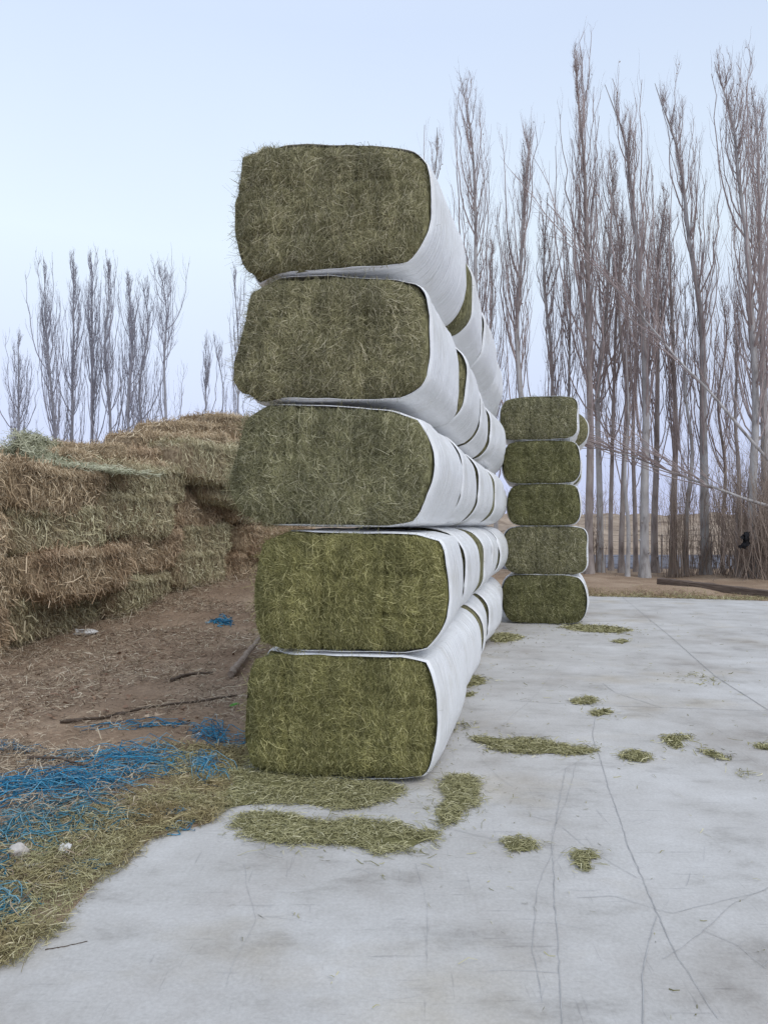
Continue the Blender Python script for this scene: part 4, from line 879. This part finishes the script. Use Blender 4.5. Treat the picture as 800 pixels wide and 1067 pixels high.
# ------------------------------------------------------------------ blue twine
def twine(regions, label, seed, n, mat, L=(.3, .9), r=.0022, ang=0.1, aspread=.35, hgt=.06):
    rng = np.random.default_rng(seed); mb = MB(); k = 12; t = np.linspace(-.5, .5, k)
    reg = np.array(regions, float); w = reg[:, 4] / reg[:, 4].sum(); i = rng.choice(len(reg), n, p=w)
    nbun = max(2, n // 13); bi = rng.integers(0, nbun, n); i = rng.choice(len(reg), nbun, p=w)[bi]
    bx, by_, ba = rng.normal(0, .5, nbun)[bi], rng.normal(0, .55, nbun)[bi], rng.normal(0, aspread, nbun)[bi]
    px = reg[i, 0] + reg[i, 2] * (bx + rng.normal(0, .16, n)); py = reg[i, 1] + reg[i, 3] * (by_ + rng.normal(0, .14, n))
    C = np.array([G(a, b, .03) for a, b in zip(px, py)]); o = C.mean(0)
    a = ang + ba + rng.normal(0, aspread * .4, n); Ls = rng.uniform(*L, n)
    d = np.stack([np.cos(a), np.sin(a)], -1); s = np.stack([-d[:, 1], d[:, 0]], -1)
    q = np.stack([np.broadcast_to(t * 3, (n, k)), np.broadcast_to(np.arange(n)[:, None] * 3.1, (n, k)), np.zeros((n, k))], -1)
    XY = C[:, None, :2] + Ls[:, None, None] * (t[None, :, None] * d[:, None] + (.32 * fbm(q, seed, 3))[..., None] * s[:, None] + (.08 * vnoise(q * 2 + 11, seed))[..., None] * d[:, None])
    z = np.maximum(ground_z(XY[..., 0], XY[..., 1]), .0) + .006 + hgt * rng.uniform(0, 1, n)[:, None] ** 1.5 * (1 - (2 * t) ** 4)[None] * (.55 + .45 * vnoise(q * 1.4 + 5, seed + 2))
    P = np.concatenate([XY, z[..., None]], -1); P[..., :2] -= o[:2]
    tubes(mb, P, np.full((n, k), r) * rng.uniform(.6, 1.5, n)[:, None], 4)
    ob = mb.build('twine_heap', M[mat]); ob.location = (o[0], o[1], 0); return tag(ob, label, 'twine', 'heaps of blue baling twine')
twine([(30, 832, 45, 9, 3), (80, 820, 40, 8, 3), (130, 798, 34, 11, 2.2), (15, 812, 30, 8, .8), (165, 802, 12, 6, .5)], 'big bright blue heap of tangled baling twine at the left', 701, 250, 'twine_blue', (.22, .8), .0021, .3, .4, .13)
twine([(225, 785, 18, 22, 2), (215, 808, 12, 20, 1.6), (240, 800, 10, 22, 1)], 'upright blue twine heap touching the left corner of the bottom front bale', 702, 95, 'twine_blue', (.12, .36), .0020, 1.1, .7, .16)
twine([(50, 862, 42, 14, 2), (18, 872, 22, 10, 1), (80, 855, 20, 8, 1)], 'faded teal twine heap between the big blue heap and the white scraps', 703, 120, 'twine_teal', (.2, .6), .0022, .3, .4, .06)
twine([(2, 925, 16, 26, 2), (8, 945, 14, 12, 1)], 'pale teal twine tangle at the lower left edge below the white lump', 704, 60, 'twine_teal', (.15, .4), .002, -.6, .6, .06)
twine([(98, 903, 16, 6, 1)], 'short strand bundle of blue twine on the hay right of the crumpled white scrap', 705, 16, 'twine_blue', (.12, .25), .0022, .75, .2, .03)
twine([(130, 762, 30, 3, 2), (160, 742, 40, 4, 1)], 'a few blue strands lying along the thin branch on the dirt', 706, 13, 'twine_blue', (.2, .6), .0024, .0, .25, .02)
twine([(190, 845, 10, 5, 1), (186, 856, 8, 3, 1)], 'two small blue twine scraps in the hay near the concrete tip', 707, 16, 'twine_blue', (.08, .2), .0024, .3, .5, .03)
twine([(235, 660, 7, 6, 1)], 'dark blue twine bundle on the slope between heap and stack', 708, 26, 'twine_blue', (.15, .4), .005, -.9, .4, .08)
twine([(60, 797, 40, 3, 2), (5, 790, 10, 6, 1)], 'loose blue strands behind the big blue heap', 709, 30, 'twine_blue', (.2, .6), .0022, -.15, .3, .04)

# ------------------------------------------------------------------ small single things on the dirt
def lump(name, label, cat, px, py, size, mat, seed, squash=(1, .8, .7), rough=.25, facet=False):
    n1, n2 = 18, 12; u = np.linspace(0, 2 * np.pi, n1, endpoint=False); v = np.linspace(-np.pi / 2, np.pi / 2, n2)
    V, U = np.meshgrid(v, u, indexing='ij'); d = np.stack([np.cos(V) * np.cos(U), np.cos(V) * np.sin(U), np.sin(V)], -1)
    r = 1 + rough * fbm(d * 1.6, seed, 3 if facet else 2); P = d * r[..., None] * size / 2 * np.array(squash)
    mb = MB(); mb.add(P.reshape(-1, 3), grid_faces(n2, n1, True), 0, not facet); o = mb.build(name, M[mat]); g = G(px, py)
    z = max(0, float(ground_z(g[0], g[1]))); o.location = (g[0], g[1], z + size * squash[2] * .38); o.rotation_euler = (0, 0, seed)
    return tag(o, label, cat)
lump('stone', 'pale rounded lump half sunk in straw at the lower left', 'stone', 20, 903, .085, 'pale_stone', 3, (1, .9, .8))
lump('paper_scrap', 'crumpled bright white scrap right of the pale lump', 'scrap', 69, 896, .075, 'white_scrap', 5, (1, .7, .6), .7, True)
lump('paper_scrap', 'small flat white scrap on the dirt left of the bottom front bale', 'scrap', 207, 774, .085, 'white_scrap', 8, (1, .6, .3), .6, True)
lump('paper_scrap', 'beige flake lying below the pale lump among straw', 'scrap', 36, 910, .07, 'pale_stone', 13, (1, .6, .25), .5, True)
lump('plastic_scrap', 'dirty white plastic scrap at the foot of the straw heap', 'scrap', 88, 672, .30, 'white_scrap', 9, (1, .5, .3), .9, True)
lump('leaf', 'single bright green leaf on the dirt beside the bottom front bale', 'leaf', 244, 743, .075, 'leaf_green', 4, (1.2, .6, .35), .4)
def pole(name, label, pts, rad, mat, seed, zs=None, cat='stick'):
    rg = np.random.default_rng(seed); P = np.array([G(*p) for p in pts])
    for i in range(len(P)): P[i, 2] = max(0, float(ground_z(P[i, 0], P[i, 1]))) + rad + (zs[i] if zs else 0)
    s = np.linspace(0, 1, len(P)); t = np.linspace(0, 1, 20); Q = np.stack([np.interp(t, s, P[:, c]) for c in range(3)], -1)
    am = min(.012, .012 * float(np.linalg.norm(Q[-1] - Q[0]))); Q[:, 0] += am * rg.normal(size=20); Q[:, 1] += am * rg.normal(size=20); o = Q.mean(0)
    mb = MB(); tubes(mb, (Q - o)[None], (rad * (1 - .45 * t) * (1 + .12 * rg.normal(size=20)))[None], 7, cap=True); ob = mb.build(name, M[mat]); ob.location = o
    return tag(ob, label, cat)
pole('stick', 'thick broken pale stick leaning towards the stack on the dirt', [(240, 711), (252, 702), (272, 686)], .045, 'stick', 1, [0, .03, .12])
pole('branch', 'long thin dark branch lying across the dirt towards the bottom front bale', [(62, 762), (110, 756), (150, 751), (200, 741), (248, 730)], .014, 'twig_dark', 2)
pole('branch', 'short dark curved branch on the dirt above the long thin one', [(178, 717), (195, 711), (222, 707)], .018, 'twig_dark', 3)
pole('branch', 'thin dark twig running under the big blue twine heap', [(30, 806), (60, 808), (92, 812)], .010, 'twig_dark', 4, [.05, .06, .03])
pole('branch', 'thin twig lying on the near concrete at the lower left', [(48, 990), (70, 986), (92, 981)], .0022, 'twig_dark', 5)
